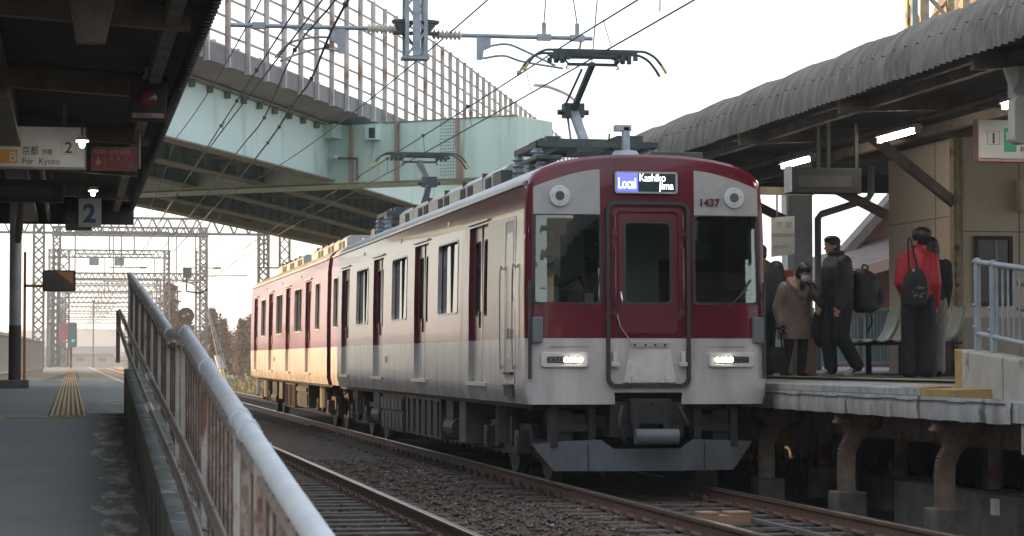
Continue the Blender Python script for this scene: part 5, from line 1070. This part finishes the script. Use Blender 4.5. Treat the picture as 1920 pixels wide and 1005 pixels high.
t = thing('anchor_wires','bundle of guy wires with grey tension weights beside the second gantry','guy wire',(0,0,0)); k = B(); [k.tube([(9.0,168,6.2),(10.0+.25*j,160,-.3)],.03,5) for j in range(3)]; k.build('guy','galv_far',t); k = B(); [k.tube([(9.62+.14*j,163.2,1.6),(9.8+.17*j,161.8,.75)],.09,8) for j in range(3)]; k.build('guy_sleeve','galv',t); k = B(); [k.tube([(9.82+.17*j,161.6,.7),(9.98+.23*j,160.2,-.2)],.08,8) for j in (0,1)]; k.build('guy_guard','stripe_y',t)
# signals and small far things
t = thing('railway_signal','platform end signal showing green beside a pink plate','signal',(-.02,112,1.0)); k = B(); k.tube([(0,0,0),(0,0,1.9)],.06,8); k.build('post','bracket',t); k = B(); k.prism(rrect(-.10,.95,.28,2.10,.12),lambda x,z:(x,-.1,z),lambda x,z:(x,.15,z)); k.build('head','green_fence',t); k = B(); k.ell((.1,-.1,1.25),(.08,.05,.08)); k.build('lens','green_lamp',t); k = B(); k.box((-.55,-.05,1.3),(-.12,-.02,2.05)); k.build('pink_plate','sign_pink',t)
t = thing('round_signal','round dark repeater disc on a striped post by the left track','signal',(7.0,150,-.2)); k = B(); k.tube([(0,0,0),(0,0,4.0)],.08,8); k.build('post','galv_far',t); k = B(); k.tube([(0,-.1,4.3),(0,.05,4.3)],.52,20); k.build('disc','dark2',t); k = B(); k.tube([(-.12,0,4.3),(-.12,-.12,4.3)],.09,10); k.tube([(.12,-.12,4.4),(.12,0,4.4)],.09,10); k.build('lens','plate',t); k = B(); k.box((-.6,-.05,1),(-.45,.05,3.4)); k.build('striped_board','stripe_y',t)
t = thing('marker_post','short dark marker post with yellow bands beside the rear train car','marker',(4.3,88,-.2)); k = B(); k.box((-.25,-.2,0),(.35,.4,1.35)); k.box((-.35,-.25,1.35),(.4,.4,1.55)); k.build('post','dark2',t); k = B(); [k.box((-.30,-.24,.3+.35*i),(-.1,-.2,.45+.35*i)) for i in range(6)]; k.build('warning_band','stripe_y',t)
t = thing('line_camera','grey equipment box on a bent bracket above the rear train car','equipment box',(4.45,96,4.2)); k = B(); k.box((-.1,-.1,.45),(.25,.2,.85)); k.build('box','galv',t); k = B(); k.tube([(.05,0,.45),(.05,0,-.1),(.6,0,-.15),(.9,0,.0)],.04,6); k.build('bracket','steel_dark',t)
k = B(); [k.box((-3.4,y,.9),(-1.5,y+8,1.25)) for y in (118,)]; tag(k.build('platform_end_hump','conc_green',bevel=.1),'low mossy mound at the far end of platform 2','mound')
for (x,y,h,lb) in ((-1.0,118,3.4,'yellow tool on a short pole at the platform end'),(-.2,122,2.2,'thin upright post right of the green signal'),(3.9,135,5.2,'thin pale pole between the tracks'),(1.6,180,6.0,'thin far pole above the left track')):
    t = thing('pole',lb,'pole',(x,y,-.3)); k = B(); k.tube([(0,0,0),(0,0,h)],.06,6); k.cbox((0,0,h),(.3,.1,.1)); k.build('pole','galv_far',t)
# right side distance
t = thing('gabled_house','red brown timber sided house with steep gable behind the right platform','house',(0,0,0))
k = B(); k.prism([(19.2,.0),(28,.0),(28,6.2),(21,4.3),(19.2,3.85)],lambda x,z:(x,60,z),lambda x,z:(x+4.5,70,z)); k.build('wall','timber',t)
k = B(); k.prism([(20.1,4.2),(25.5,10.0),(31,4.2)],lambda x,z:(x,60.5,z),lambda x,z:(x+4.5,70,z)); k.build('gable','timber',t)
k = B(); k.bar((19.8,60.2,4.05),(25.5,60.2,10.2),.7,.22,up=(-.67,0,.73)); k.bar((25.5,60.2,10.2),(31,60.2,4.05),.7,.22,up=(.67,0,.73)); k.build('bargeboard','tile',t)
k = B(); k.prism([(18.3,3.7),(18.3,3.85),(28,6.6),(28,6.4)],lambda x,z:(x,57.5,z-.5),lambda x,z:(x,60.4,z)); k.build('lower_roof','tile',t); k = B(); k.bar((18.2,57.4,3.25),(28,57.4,6.0),.2,.28); k.build('eave_board','trim',t)
t = thing('utility_pole','pale utility pole behind the timetable board','pole',(14.7,48,-.4)); k = B(); k.tube([(0,0,0),(0,0,5.6)],.14,10); k.build('pole','pole_pale',t,smooth=True)
t = thing('utility_pole','dark pole with climbing rungs left of the pale utility pole','pole',(14.2,52,-.4)); k = B(); k.tube([(0,0,0),(0,0,5.2)],.05,8); [k.cbox((0,0,4.9-.22*i),(.55,.05,.05)) for i in range(8)]; k.build('pole','steel_dark',t)
t = thing('steel_tower','rusty lattice tower rising behind the right canopy','tower',(15.0,40,0)); k = B(); lattice(k,(0,0,-.4),(0,0,9.5),.75,.8,(0,1,0),.13,.06); k.build('lattice','rust_post',t); k = B(); k.box((-.62,-.45,-.4),(-.52,-.35,9.5)); k.build('rail','green_fence',t); k = B(); k.box((-.7,-.5,6.95),(-.3,-.2,7.2)); k.build('bracket','rust_post',t)
t = thing('tiled_house','house with grey tiled roof just showing over the right canopy','house',(0,0,0)); k = B(); k.box((22.5,50,-.4),(40,62,7.0)); k.build('wall','timber',t); k = B(); k.prism([(48.5,7.0),(56,12.0),(63.5,7.0)],lambda y,z:(21.8,y,z),lambda y,z:(41,y,z)); rf = k.build('roof','tile',t); k = B(); [k.bar((21.7,48.6+.5*i,7.15+.333*i),(41,48.6+.5*i,7.15+.333*i),.06) for i in range(15)]; k.build('tile_course','dark2',rf)
# trees
def tree(x, y, h, w, label, mt, kind='cone', seed=0):
    random.seed(seed); t = thing('conifer_tree' if kind=='cone' else 'broadleaf_tree',label,'tree',(x,y,-.4),0,'trees across the field')
    k = B(); k.tube([(0,0,0),(0,0,h*.5),(.05,0,h*.92)],[h*.022,h*.014,h*.004],7)
    for i in range(14): a = random.random()*6.28; z = h*(.15+.06*i*.9); r = w*.5*(1-z/h)*.9; k.tube([(0,0,z),(r*math.cos(a),r*math.sin(a),z+r*.4)],[.05,.015],5)
    k.build('trunk','bark',t)
    V, Fc = [], []; N = int(260*h*.5)
    for _ in range(N):
        u = random.random()**.8
        if kind == 'cone': z = h*(.10+.90*u); R = w*.5*(1-u)**.75*(.75+.25*math.sin(u*23+seed)) + .12
        else: z = h*(.12+.86*u); R = w*.5*math.sin(math.pi*min(.97,.12+u*.86))**.6
        a = random.random()*6.28; R *= (1+.25*math.sin(3*a+seed+z)); r = R*(random.random()**.45); c = Vector((r*math.cos(a), r*math.sin(a), z+random.uniform(-.2,.2)))
        for _ in range(3):
            s = random.uniform(.10,.24); o = len(V); n1 = Vector((random.gauss(0,1),random.gauss(0,1),random.gauss(0,1))).normalized(); n2 = n1.cross(Vector((random.gauss(0,1),random.gauss(0,1),random.gauss(0,1)))).normalized(); d = c+Vector((random.gauss(0,.15),random.gauss(0,.15),random.gauss(0,.15)))
            V.extend([d+n1*s,d+n2*s*.6,d-n1*s,d-n2*s*.6]); Fc.append((o,o+1,o+2,o+3))
    q = B(); q.v = V; q.f = Fc; q.mi = [0]*len(Fc); q.build('crown',mt,t,fix=False)
T_ = [(7.6,190,7.6,2.6,'tall russet conifer left of the tall lattice mast','foliage_brown','cone'),(8.9,200,5.2,3.0,'dark green round tree just left of the second gantry mast','foliage_green','b'),
 (11.0,192,5.6,2.2,'russet conifer right of the mast, tallest of the row','foliage_brown','cone'),(12.2,198,4.9,2.0,'slim brown conifer second in the row across the field','foliage_brown','cone'),(13.3,190,4.7,2.0,'brown conifer third in the row across the field','foliage_brown','cone'),(14.6,196,5.2,2.3,'broad russet conifer beside the rear of the train','foliage_brown','cone'),(15.8,192,5.6,2.6,'russet conifer half hidden behind the rear train car','foliage_brown','cone'),(11.8,215,4.0,5.0,'low dark green tree filling gaps behind the conifer row','foliage_green','b'),(14.0,225,4.2,6.0,'wide dark green tree behind the conifer row','foliage_green','b')]
for i,(x,y,h,w_,lb,mt,kd) in enumerate(T_): tree(x,y,h,w_,lb,mt,kd,i+3)
random.seed(11)
# distant houses beyond the end of the line
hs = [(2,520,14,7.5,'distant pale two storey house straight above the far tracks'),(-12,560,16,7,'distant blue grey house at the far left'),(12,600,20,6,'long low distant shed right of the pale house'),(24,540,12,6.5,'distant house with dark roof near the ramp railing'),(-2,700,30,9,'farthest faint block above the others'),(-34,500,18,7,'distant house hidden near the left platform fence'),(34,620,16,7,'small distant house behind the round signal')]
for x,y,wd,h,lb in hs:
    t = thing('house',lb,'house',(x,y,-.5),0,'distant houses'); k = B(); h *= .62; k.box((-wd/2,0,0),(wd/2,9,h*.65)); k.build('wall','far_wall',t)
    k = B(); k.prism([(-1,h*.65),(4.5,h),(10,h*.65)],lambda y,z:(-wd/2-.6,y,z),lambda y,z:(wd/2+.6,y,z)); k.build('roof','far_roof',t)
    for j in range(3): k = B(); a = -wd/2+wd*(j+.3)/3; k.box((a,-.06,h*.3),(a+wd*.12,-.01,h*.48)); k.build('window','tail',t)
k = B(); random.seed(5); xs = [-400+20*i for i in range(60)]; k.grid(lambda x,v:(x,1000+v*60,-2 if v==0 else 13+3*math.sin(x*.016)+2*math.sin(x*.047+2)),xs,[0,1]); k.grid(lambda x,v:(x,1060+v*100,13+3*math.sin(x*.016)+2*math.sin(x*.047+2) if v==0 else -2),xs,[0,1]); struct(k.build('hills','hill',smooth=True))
# field grass tufts
V, Fc = [], []
for _ in range(9000):
    y = 95+random.random()*130; x = 9.0+random.random()*22*(y/150); h = random.uniform(.1,.45); a = random.random()*3.14; o = len(V); dx, dy = .08*math.cos(a), .08*math.sin(a); lx = random.uniform(-.1,.1)
    V.extend([(x-dx,y-dy,-.5),(x+dx,y+dy,-.5),(x+lx,y,-.5+h)]); Fc.append((o,o+1,o+2))
q = B(); q.v = V; q.f = Fc; q.mi = [0]*len(Fc); tag(q.build('field_grass','grass',fix=False),'dry brown grass in the field beyond the tracks','grass',kind='stuff')
V, Fc = [], []
for _ in range(2600):
    y = 18+random.random()*45; x = random.uniform(11,24); h = random.uniform(.1,.5); a = random.random()*3.14; o = len(V); dx, dy = .05*math.cos(a), .05*math.sin(a)
    V.extend([(x-dx,y-dy,-.5),(x+dx,y+dy,-.5),(x,y,-.5+h)]); Fc.append((o,o+1,o+2))
q = B(); q.v = V; q.f = Fc; q.mi = [0]*len(Fc); tag(q.build('weeds','foliage_green',fix=False),'green weeds growing beneath the right platform','weeds',kind='stuff')
# ================================================================ PEOPLE
def hand(k, w_, d, side, curl=.5, r=.0085):
    """palm and five fingers; w_ wrist, d direction, side the thumb's side (both vectors)"""
    w_, d, side = Vector(w_), Vector(d).normalized(), Vector(side).normalized(); n = d.cross(side).normalized()
    k.capsule(w_-d*.02, w_+d*.075, .026, .034, 10); k.capsule(w_+d*.05+side*.02, w_+d*.05-side*.02, .022, .022, 8)
    for i,(o,L) in enumerate(((.030,.062),(.010,.072),(-.010,.068),(-.030,.052))):
        p0 = w_+d*.085+side*o; p1 = p0+d*L*.45-n*L*.15*curl; p2 = p1+(d*(1-curl)-n*curl).normalized()*L*.35; p3 = p2+(d*(1-1.6*curl)-n*curl*1.3).normalized()*L*.28
        k.capsule(p0,p1,r*1.1,r,8); k.capsule(p1,p2,r,r*.95,8); k.capsule(p2,p3,r*.95,r*.8,8)
    t0 = w_+d*.02+side*.028; t1 = t0+(d*.6+side*.8).normalized()*.035; t2 = t1+(d*.9+side*.2-n*.3).normalized()*.03; k.capsule(t0,t1,r*1.3,r*1.1,8); k.capsule(t1,t2,r*1.1,r*.9,8)
def person(label, loc, face, J, clothes, mask=False, hair='short', gloves=False, s=1.0):
    """J: joints in local metres, x right, y back (the person faces -y), z up. face: turn about z."""
    t = thing('person', label, 'person', loc, face); t.scale = (s,s,s)
    hd, ht = Vector(J['head']), J.get('head_turn',0); tilt = J.get('head_tilt',0)
    R = Matrix.Rotation(ht,4,'Z') @ Matrix.Rotation(tilt,4,'X')
    def H(x,y,z): return hd + (R @ Vector((x,y,z)))
    R3 = R.to_3x3()
    k = B()
    k.ell(H(0,0,.02),(.074,.092,.092),R3); k.ell(H(0,-.030,-.045),(.056,.060,.066),R3); k.ell(H(0,-.062,-.088),(.026,.022,.020),R3)   # skull, jaw, chin
    k.capsule(H(0,-.086,-.005),H(0,-.106,-.030),.010,.014,8); k.ell(H(0,-.084,-.062),(.024,.012,.008),R3,10,6)                       # nose, lips
    for a in (-1,1): k.ell(H(a*.031,-.080,.018),(.014,.010,.006),R3,8,6); k.ell(H(a*.076,.008,-.012),(.009,.018,.030),R3,8,6); k.ell(H(a*.030,-.084,.032),(.020,.008,.006),R3,8,6)
    k.capsule(H(0,.018,-.07), J['neck'], .052,.060,10)
    k.capsule(J['neck'], J['chest'], .09,.14,12); k.capsule(J['chest'], J['hip'], .14,.13,12)
    for a in ('l','r'):
        k.capsule(J['sh'+a],J['el'+a],.048,.038,10); k.capsule(J['el'+a],J['wr'+a],.037,.026,10)
        k.capsule(J['hp'+a],J['kn'+a],.080,.052,10); k.capsule(J['kn'+a],J['an'+a],.050,.036,10)
        d = (Vector(J['wr'+a])-Vector(J['el'+a])).normalized(); side = Vector((0,-1,0)) if abs(d.y) < .8 else Vector((1,0,0)); side = (side-d*side.dot(d)).normalized(); hand(k,Vector(J['wr'+a])+d*.015,J.get('hd'+a,d),side,J.get('curl',.5))
    k.build('body','skin',t,remesh=.0085)
    k = B()                                                                                                                      # hair
    k.ell(H(0,.012,.040),(.085,.100,.088),R3)
    if hair == 'bob': k.ell(H(0,.03,-.02),(.092,.085,.10),R3); k.ell(H(0,-.055,.072),(.070,.045,.040),R3)
    elif hair == 'long': k.ell(H(0,.045,-.04),(.092,.075,.14),R3); k.ell(H(0,.06,-.14),(.085,.055,.12),R3); k.ell(H(0,-.05,.075),(.07,.045,.035),R3)
    else: k.ell(H(0,.02,.05),(.085*J.get('fluff',1),.10*J.get('fluff',1),.078*J.get('fluff',1)),R3); k.ell(H(0,.035,-.010),(.080,.078,.085),R3); k.ell(H(0,-.050,.080),(.066,.048,.034),R3); k.ell(H(.02,-.02,.095),(.075,.07,.035),R3)
    for i in range(26):
        a = i*2.4; b = .5+.45*((i*37)%10)/10; q = H(.085*math.sin(a)*b,.012+.095*math.cos(a)*b,.04+.085*math.cos(b*1.35)); k.capsule(q,q+R3@Vector((.02*math.sin(a),.02*math.cos(a),-.028)),.016,.008,6)
    k.build('hair','hair',t,remesh=.008)
    k = B()
    for a in (-1,1): k.ell(H(a*.031,-.0875,.016),(.011,.004,.005),R3,10,6)
    k.build('eyes','ink',t)
    if mask:
        k = B(); k.ell(H(0,-.066,-.048),(.064,.056,.056),R3); q = k.build('mask','mask',t,smooth=True); k = B(); [k.tube([H(a*.05,-.06,-.03),H(a*.082,.0,-.01)],.003,5) for a in (-1,1)]; k.build('ear_loop','mask',q)
    clothes(t, J, H, R3)
    return t
def limb(k, J, keys, rs, n=12):
    for (a,b),(r0,r1) in zip(zip(keys,keys[1:]),zip(rs,rs[1:])): k.capsule(J[a],J[b],r0,r1,n)
def shoes(t, J, mt, stripe=None, dirs=None):
    for a in ('l','r'):
        an = Vector(J['an'+a]); d = Vector((dirs or {}).get(a,(0,-1,0))).normalized(); k = B(); k.capsule(an+Vector((0,0,-.03))-d*.035,an+d*.10+Vector((0,0,-.045)),.042,.038,10); k.capsule(an+d*.08+Vector((0,0,-.05)),an+d*.165+Vector((0,0,-.058))+d*0,.038,.030,10); k.capsule(an,an+Vector((0,0,-.03)),.042,.045,10)
        sh = k.build('shoe',mt,t,remesh=.009); k = B(); sz = -.088; k.capsule(an-d*.05+Vector((0,0,sz+.012)),an+d*.17+Vector((0,0,sz+.012)),.018,.018,8); k.build('sole','mask' if stripe else mt,sh,smooth=True)
        if stripe:
            k = B(); sd = d.cross(Vector((0,0,1))).normalized()
            for q in (-1,1):
                for i in range(3): p = an+d*(.03+.028*i)+sd*q*.046+Vector((0,0,-.05)); k.bar(p+Vector((0,0,-.025)),p+Vector((0,0,.03))-d*.015,.012,.010)
            k.build('stripe',stripe,sh)
FL = 1.2
# --- older woman in beige coat stepping towards the train
Jw = dict(head=(.03,-.16,1.35),head_tilt=math.radians(-0)+math.radians(22),head_turn=.12,neck=(.0,-.06,1.22),chest=(0,0,1.06),hip=(0,.04,.80),shl=(-.17,-.02,1.16),ell=(-.26,.0,.92),wrl=(-.25,-.06,.70),shr=(.17,-.02,1.16),elr=(.31,-.12,1.0),wrr=(.17,-.22,1.12),hpl=(-.09,.04,.78),knl=(-.11,-.02,.44),anl=(-.14,.06,.095),hpr=(.09,.04,.78),knr=(.07,-.06,.44),anr=(.05,-.04,.095),hdr=(-.5,-.1,.8),curl=.7)
def cw(t,J,H,R3):
    k = B(); rings = []
    for z,rx,ry,y in ((.50,.235,.20,.02),(.60,.24,.205,.02),(.78,.225,.19,.03),(.95,.205,.175,.02),(1.08,.195,.165,-.01),(1.18,.150,.13,-.04),(1.24,.09,.09,-.06)): rings.append([(rx*math.cos(i*math.pi/12)*(1+.02*math.sin(i*3)),y+ry*math.sin(i*math.pi/12),z) for i in range(24)])
    k.loft(rings); limb(k,J,('shl','ell','wrl'),(.082,.075,.058)); limb(k,J,('shr','elr','wrr'),(.082,.078,.058)); c = k.build('coat','coat_beige',t,remesh=.012)
    k = B(); C = catm([(-.04,-.175,1.06),(-.11,-.14,1.17),(-.10,-.02,1.25),(0,.04,1.27),(.10,-.02,1.25),(.11,-.14,1.17),(.04,-.175,1.06)],4); [k.capsule(a,b,.040,.040,8) for a,b in zip(C,C[1:])]; k.build('collar','coat_beige',c,remesh=.012)
    k = B(); k.ell((0,-.155,1.17),(.035,.03,.06)); k.build('scarf','black_cloth',t,smooth=True)
    k = B(); k.bar((.0,-.172,.52),(.0,-.165,1.08),.008,.012); [k.tube([( .24*math.cos(i*math.pi/12),.02+.203*math.sin(i*math.pi/12),z) for i in range(12,25)],.004,5) for z in (.62,.80,.96)]; k.build('seam','trim',c)
    k = B(); limb(k,J,('hpl','knl','anl'),(.10,.068,.055)); limb(k,J,('hpr','knr','anr'),(.10,.068,.055)); k.build('trousers','black_cloth',t,remesh=.011)
    k = B(); 
    for a in ('l','r'):
        d = (Vector(J['wr'+a])-Vector(J['el'+a])).normalized(); d2 = Vector(J.get('hd'+a,d)).normalized(); side = Vector((0,-1,0)); side=(side-d2*side.dot(d2)).normalized(); hand(k,Vector(J['wr'+a])+d*.01,d2,side,.7,.0125)
    k.build('gloves','black_cloth',t,remesh=.008)
    shoes(t,J,'shoe_dark')
person('small masked woman in a beige quilted coat carrying two black bags at the platform edge',(9.02,29.15,FL-.03),math.radians(12),Jw,cw,mask=True,hair='bob',gloves=True,s=.99)
def bag(name,label,cat,rings,mt,straps,extra=None,loc=(0,0,0),rz=0):
    k = B(); k.loft(rings); o = k.build(name,mt,None,remesh=.012); o.location = loc; o.rotation_euler = (0,0,rz); tag(o,label,cat)
    for C in straps: q = B(); C = catm(C,5); q.tube(C,.012,6); q.build('strap','black_cloth',o)
    return o
def brings(levels, n=20): return [[(cx+rx*math.cos(2*math.pi*i/n),cy+ry*math.sin(2*math.pi*i/n),z) for i in range(n)] for z,rx,ry,cx,cy in levels]
bag('handbag','large soft black bag hanging from the raised arm of the woman in beige','bag',brings([(0,.10,.06,.02,0),(.04,.17,.09,.02,0),(.2,.19,.10,0,0),(.38,.15,.08,-.03,0),(.50,.08,.05,-.05,0)]),'black_cloth',[[(-.10,0,.45),(-.10,-.02,.66),(-.03,-.02,.74),(.04,0,.62),(.05,0,.42)]],loc=(9.38,29.02,FL+.36))
bag('handbag','black bag held low at the left side of the woman in beige','bag',brings([(0,.08,.06,0,0),(.03,.12,.08,0,0),(.2,.12,.08,0,0),(.33,.09,.05,0,0)]),'black_cloth',[[(-.06,0,.32),(-.04,0,.50),(0,0,.57),(.04,0,.50),(.06,0,.32)]],loc=(8.75,29.05,FL+.04))
# --- young man walking left with a big backpack
Jm = dict(head=(0,-.05,1.635),head_tilt=math.radians(4),head_turn=0,neck=(0,.0,1.48),chest=(0,.02,1.27),hip=(0,.06,.96),shl=(-.20,.02,1.42),ell=(-.25,.06,1.12),wrl=(-.23,-.08,.90),shr=(.20,.02,1.42),elr=(.25,.04,1.12),wrr=(.23,-.06,.88),hpl=(-.10,.06,.93),knl=(-.10,-.06,.50),anl=(-.10,-.02,.10),hpr=(.10,.06,.93),knr=(.10,.02,.50),anr=(.10,.24,.14),curl=.6)
def cm(t,J,H,R3):
    k = B(); rings = []
    for z,rx,ry,y in ((.84,.20,.16,.05),(.95,.235,.185,.04),(1.1,.24,.19,.02),(1.25,.25,.19,.01),(1.38,.245,.17,.01),(1.46,.17,.13,.01),(1.52,.095,.095,-.0)): rings.append([(rx*math.cos(i*math.pi/12),y+ry*math.sin(i*math.pi/12),z) for i in range(24)])
    k.loft(rings); limb(k,J,('shl','ell','wrl'),(.098,.088,.066)); limb(k,J,('shr','elr','wrr'),(.098,.088,.066)); c = k.build('jacket','black_puffer',t,remesh=.013)
    k = B(); C = [(.085*math.cos(i*math.pi/8),.0+.085*math.sin(i*math.pi/8),1.545) for i in range(17)]; [k.capsule(a,b,.034,.034,8) for a,b in zip(C,C[1:])]; k.build('collar','black_puffer',c,remesh=.012)
    k = B(); [k.tube([(q*.243*math.cos(i*math.pi/12),.02+.19*math.sin(i*math.pi/12),z) for i in range(25)],.006,5) for z in (.98,1.10,1.22,1.34) for q in (1,)]; k.build('quilt_seam','rubber',c)
    k = B(); limb(k,J,('hpl','knl','anl'),(.125,.100,.085)); limb(k,J,('hpr','knr','anr'),(.125,.100,.085)); k.capsule(J['hpl'],J['hpr'],.13,.13,12); k.build('trousers','black_cloth',t,remesh=.012)
    shoes(t,J,'shoe_white','ink',{'r':(0,-.9,-.35),'l':(0,-1,0)})
person('young man in profile in a black puffer jacket and pale striped trainers',(9.42,28.75,FL),math.radians(-82),Jm,cm)
bp_ = bag('backpack','big black backpack worn by the young man in the puffer jacket','backpack',brings([(0,.12,.14,0,0),(.05,.17,.17,.02,0),(.22,.20,.18,.03,0),(.40,.18,.17,.01,0),(.50,.12,.14,-.02,0),(.55,.06,.08,-.04,0)]),'black_puffer',[[(-.1,-.12,.5),(-.30,-.14,.50),(-.36,-.13,.30),(-.2,-.13,.08)],[(-.03,0,.53),(-.02,0,.60),(.04,0,.58),(.03,0,.52)],[(.02,-.12,.03),(.04,-.15,-.12),(-.02,-.15,-.24)]],loc=(9.80,28.75,FL+.80))
k = B(); k.ell((.14,-.05,.2),(.09,.12,.14)); k.build('front_pocket','black_cloth',bp_,smooth=True)
# --- man in red seen from behind
Jr = dict(fluff=1.28,head=(-.03,-.05,1.62),head_tilt=math.radians(2),head_turn=.85,neck=(0,.0,1.46),chest=(0,0,1.26),hip=(0,.0,.96),shl=(-.165,0,1.39),ell=(-.20,.05,1.10),wrl=(-.19,-.02,.86),shr=(.165,0,1.39),elr=(.21,.02,1.12),wrr=(.15,-.14,.95),hpl=(-.09,0,.93),knl=(-.095,0,.50),anl=(-.10,.02,.095),hpr=(.09,0,.93),knr=(.095,0,.50),anr=(.10,.02,.095),curl=.6)
def cr(t,J,H,R3):
    k = B(); rings = []
    for z,rx,ry,y in ((.90,.175,.15,.0),(1.0,.185,.155,0),(1.15,.19,.155,0),(1.3,.195,.15,0),(1.40,.19,.135,0),(1.46,.13,.105,0),(1.53,.08,.08,-.01)): rings.append([(rx*math.cos(i*math.pi/12)*(1+.02*math.sin(5*i+z*9)),y+ry*math.sin(i*math.pi/12)*(1+.03*math.sin(4*i+z*14)),z) for i in range(24)])
    k.loft(rings); limb(k,J,('shl','ell','wrl'),(.080,.072,.056)); limb(k,J,('shr','elr','wrr'),(.080,.072,.056)); C = [(.075*math.cos(i*math.pi/8),-.01+.075*math.sin(i*math.pi/8),1.535) for i in range(17)]; [k.capsule(a,b,.026,.026,8) for a,b in zip(C,C[1:])]; k.build('jacket','red_cloth',t,remesh=.012)
    k = B(); limb(k,J,('hpl','knl','anl'),(.115,.11,.11)); limb(k,J,('hpr','knr','anr'),(.115,.11,.11)); k.capsule(J['hpl'],J['hpr'],.12,.12,12); k.build('trousers','black_cloth',t,remesh=.012)
    shoes(t,J,'shoe_dark')
person('man in a bright red jacket and wide black trousers seen from behind',(9.72,26.6,FL-.005),math.radians(158),Jr,cr)
tb = bag('tote_bag','black shoulder tote with faint white print on the man in red','bag',brings([(0,.10,.05,0,0),(.03,.15,.07,0,0),(.2,.165,.075,.0,0),(.36,.13,.06,.01,0),(.44,.07,.04,.02,0)]),'black_cloth',[[(-.06,0,.38),(-.07,.0,.62),(-.05,.05,.78),(-.0,.12,.80)],[(.06,0,.38),(.0,.0,.62),(-.02,.05,.78)]],loc=(9.57,26.32,FL+.82))
q = B(); random.seed(3)
for i in range(16): a = (random.uniform(-.09,.09),-.085,random.uniform(.11,.22)); q.bar(a,(a[0]+random.uniform(-.03,.03),-.088,a[2]+random.uniform(-.03,.03)),.006,.012)
q.build('print','ink_grey',tb); q = B(); q.cbox((-.03,-.06,.42),(.018,.02,.03)); q.build('tag','mask',tb)
# --- person behind him in dark jacket
Jd = dict(Jr); Jd.update(head=(-.02,-.04,1.56),head_turn=.2,neck=(0,.0,1.41),shl=(-.19,0,1.34),shr=(.19,0,1.34),chest=(0,0,1.2),wrr=(.24,-.05,.84),elr=(.25,.04,1.06))
def cd_(t,J,H,R3):
    k = B(); rings = []
    for z,rx,ry,y in ((.86,.20,.15,.0),(1.0,.215,.155,0),(1.2,.225,.155,0),(1.34,.215,.135,0),(1.40,.14,.10,0),(1.46,.08,.08,-.01)): rings.append([(rx*math.cos(i*math.pi/12),y+ry*math.sin(i*math.pi/12),z) for i in range(24)])
    k.loft(rings); limb(k,J,('shl','ell','wrl'),(.08,.072,.055)); limb(k,J,('shr','elr','wrr'),(.08,.072,.055)); k.build('jacket','black_cloth',t,remesh=.012)
    k = B(); k.capsule((-.05,-.0,.84),(.05,0,.70),.17,.15,12); k.build('shirt_hem','coat_beige',t,remesh=.013)
    k = B(); limb(k,J,('hpl','knl','anl'),(.12,.09,.08)); limb(k,J,('hpr','knr','anr'),(.12,.09,.08)); k.capsule(J['hpl'],J['hpr'],.125,.125,12); k.build('trousers','grey_cloth',t,remesh=.012)
    shoes(t,J,'shoe_dark')
person('dark haired person in black jacket and grey trousers behind the man in red',(10.14,27.35,FL),math.radians(170),Jd,cd_,hair='long')
# --- person mostly hidden by the train corner
Jh = dict(Jm); Jh.update(head=(0,-.03,1.60),wrr=(.28,-.02,.88),elr=(.29,.05,1.12),anr=(.10,.02,.095),knr=(.10,0,.5),knl=(-.1,0,.5),anl=(-.1,0,.095))
def ch_(t,J,H,R3):
    k = B(); rings = []
    for z,rx,ry,y in ((.84,.21,.17,.02),(1.0,.235,.185,.02),(1.2,.245,.19,.01),(1.36,.24,.17,.01),(1.45,.16,.13,.01),(1.52,.09,.09,-.0)): rings.append([(rx*math.cos(i*math.pi/12),y+ry*math.sin(i*math.pi/12),z) for i in range(24)])
    k.loft(rings); limb(k,J,('shl','ell','wrl'),(.098,.088,.066)); limb(k,J,('shr','elr','wrr'),(.098,.088,.066)); k.build('jacket','black_puffer',t,remesh=.013)
    k = B(); limb(k,J,('hpl','knl','anl'),(.12,.09,.08)); limb(k,J,('hpr','knr','anr'),(.12,.09,.08)); k.capsule(J['hpl'],J['hpr'],.125,.125,12); k.build('trousers','black_cloth',t,remesh=.012); shoes(t,J,'shoe_dark')
person('person in a black jacket almost hidden behind the train corner',(8.80,29.95,FL-.02),math.radians(175),Jh,ch_)
# ================================================================ HAZE
k = B(); k.box((-2600,-2600,-1.5),(2600,5100,19.5)); hz = k.build('haze','plate'); hz['kind'] = 'stuff'; hz['label'] = 'thin pale winter haze over the whole place'
hm = bpy.data.materials.new('haze'); hm.use_nodes = True; tt = hm.node_tree; tt.nodes.remove(tt.nodes['Principled BSDF']); pv = tt.nodes.new('ShaderNodeVolumePrincipled'); pv.inputs['Color'].default_value = (.93,.95,1,1); pv.inputs['Density'].default_value = .0006; pv.inputs['Anisotropy'].default_value = .3
tt.links.new(pv.outputs[0], tt.nodes['Material Output'].inputs['Volume']); hz.data.materials.clear(); hz.data.materials.append(hm)
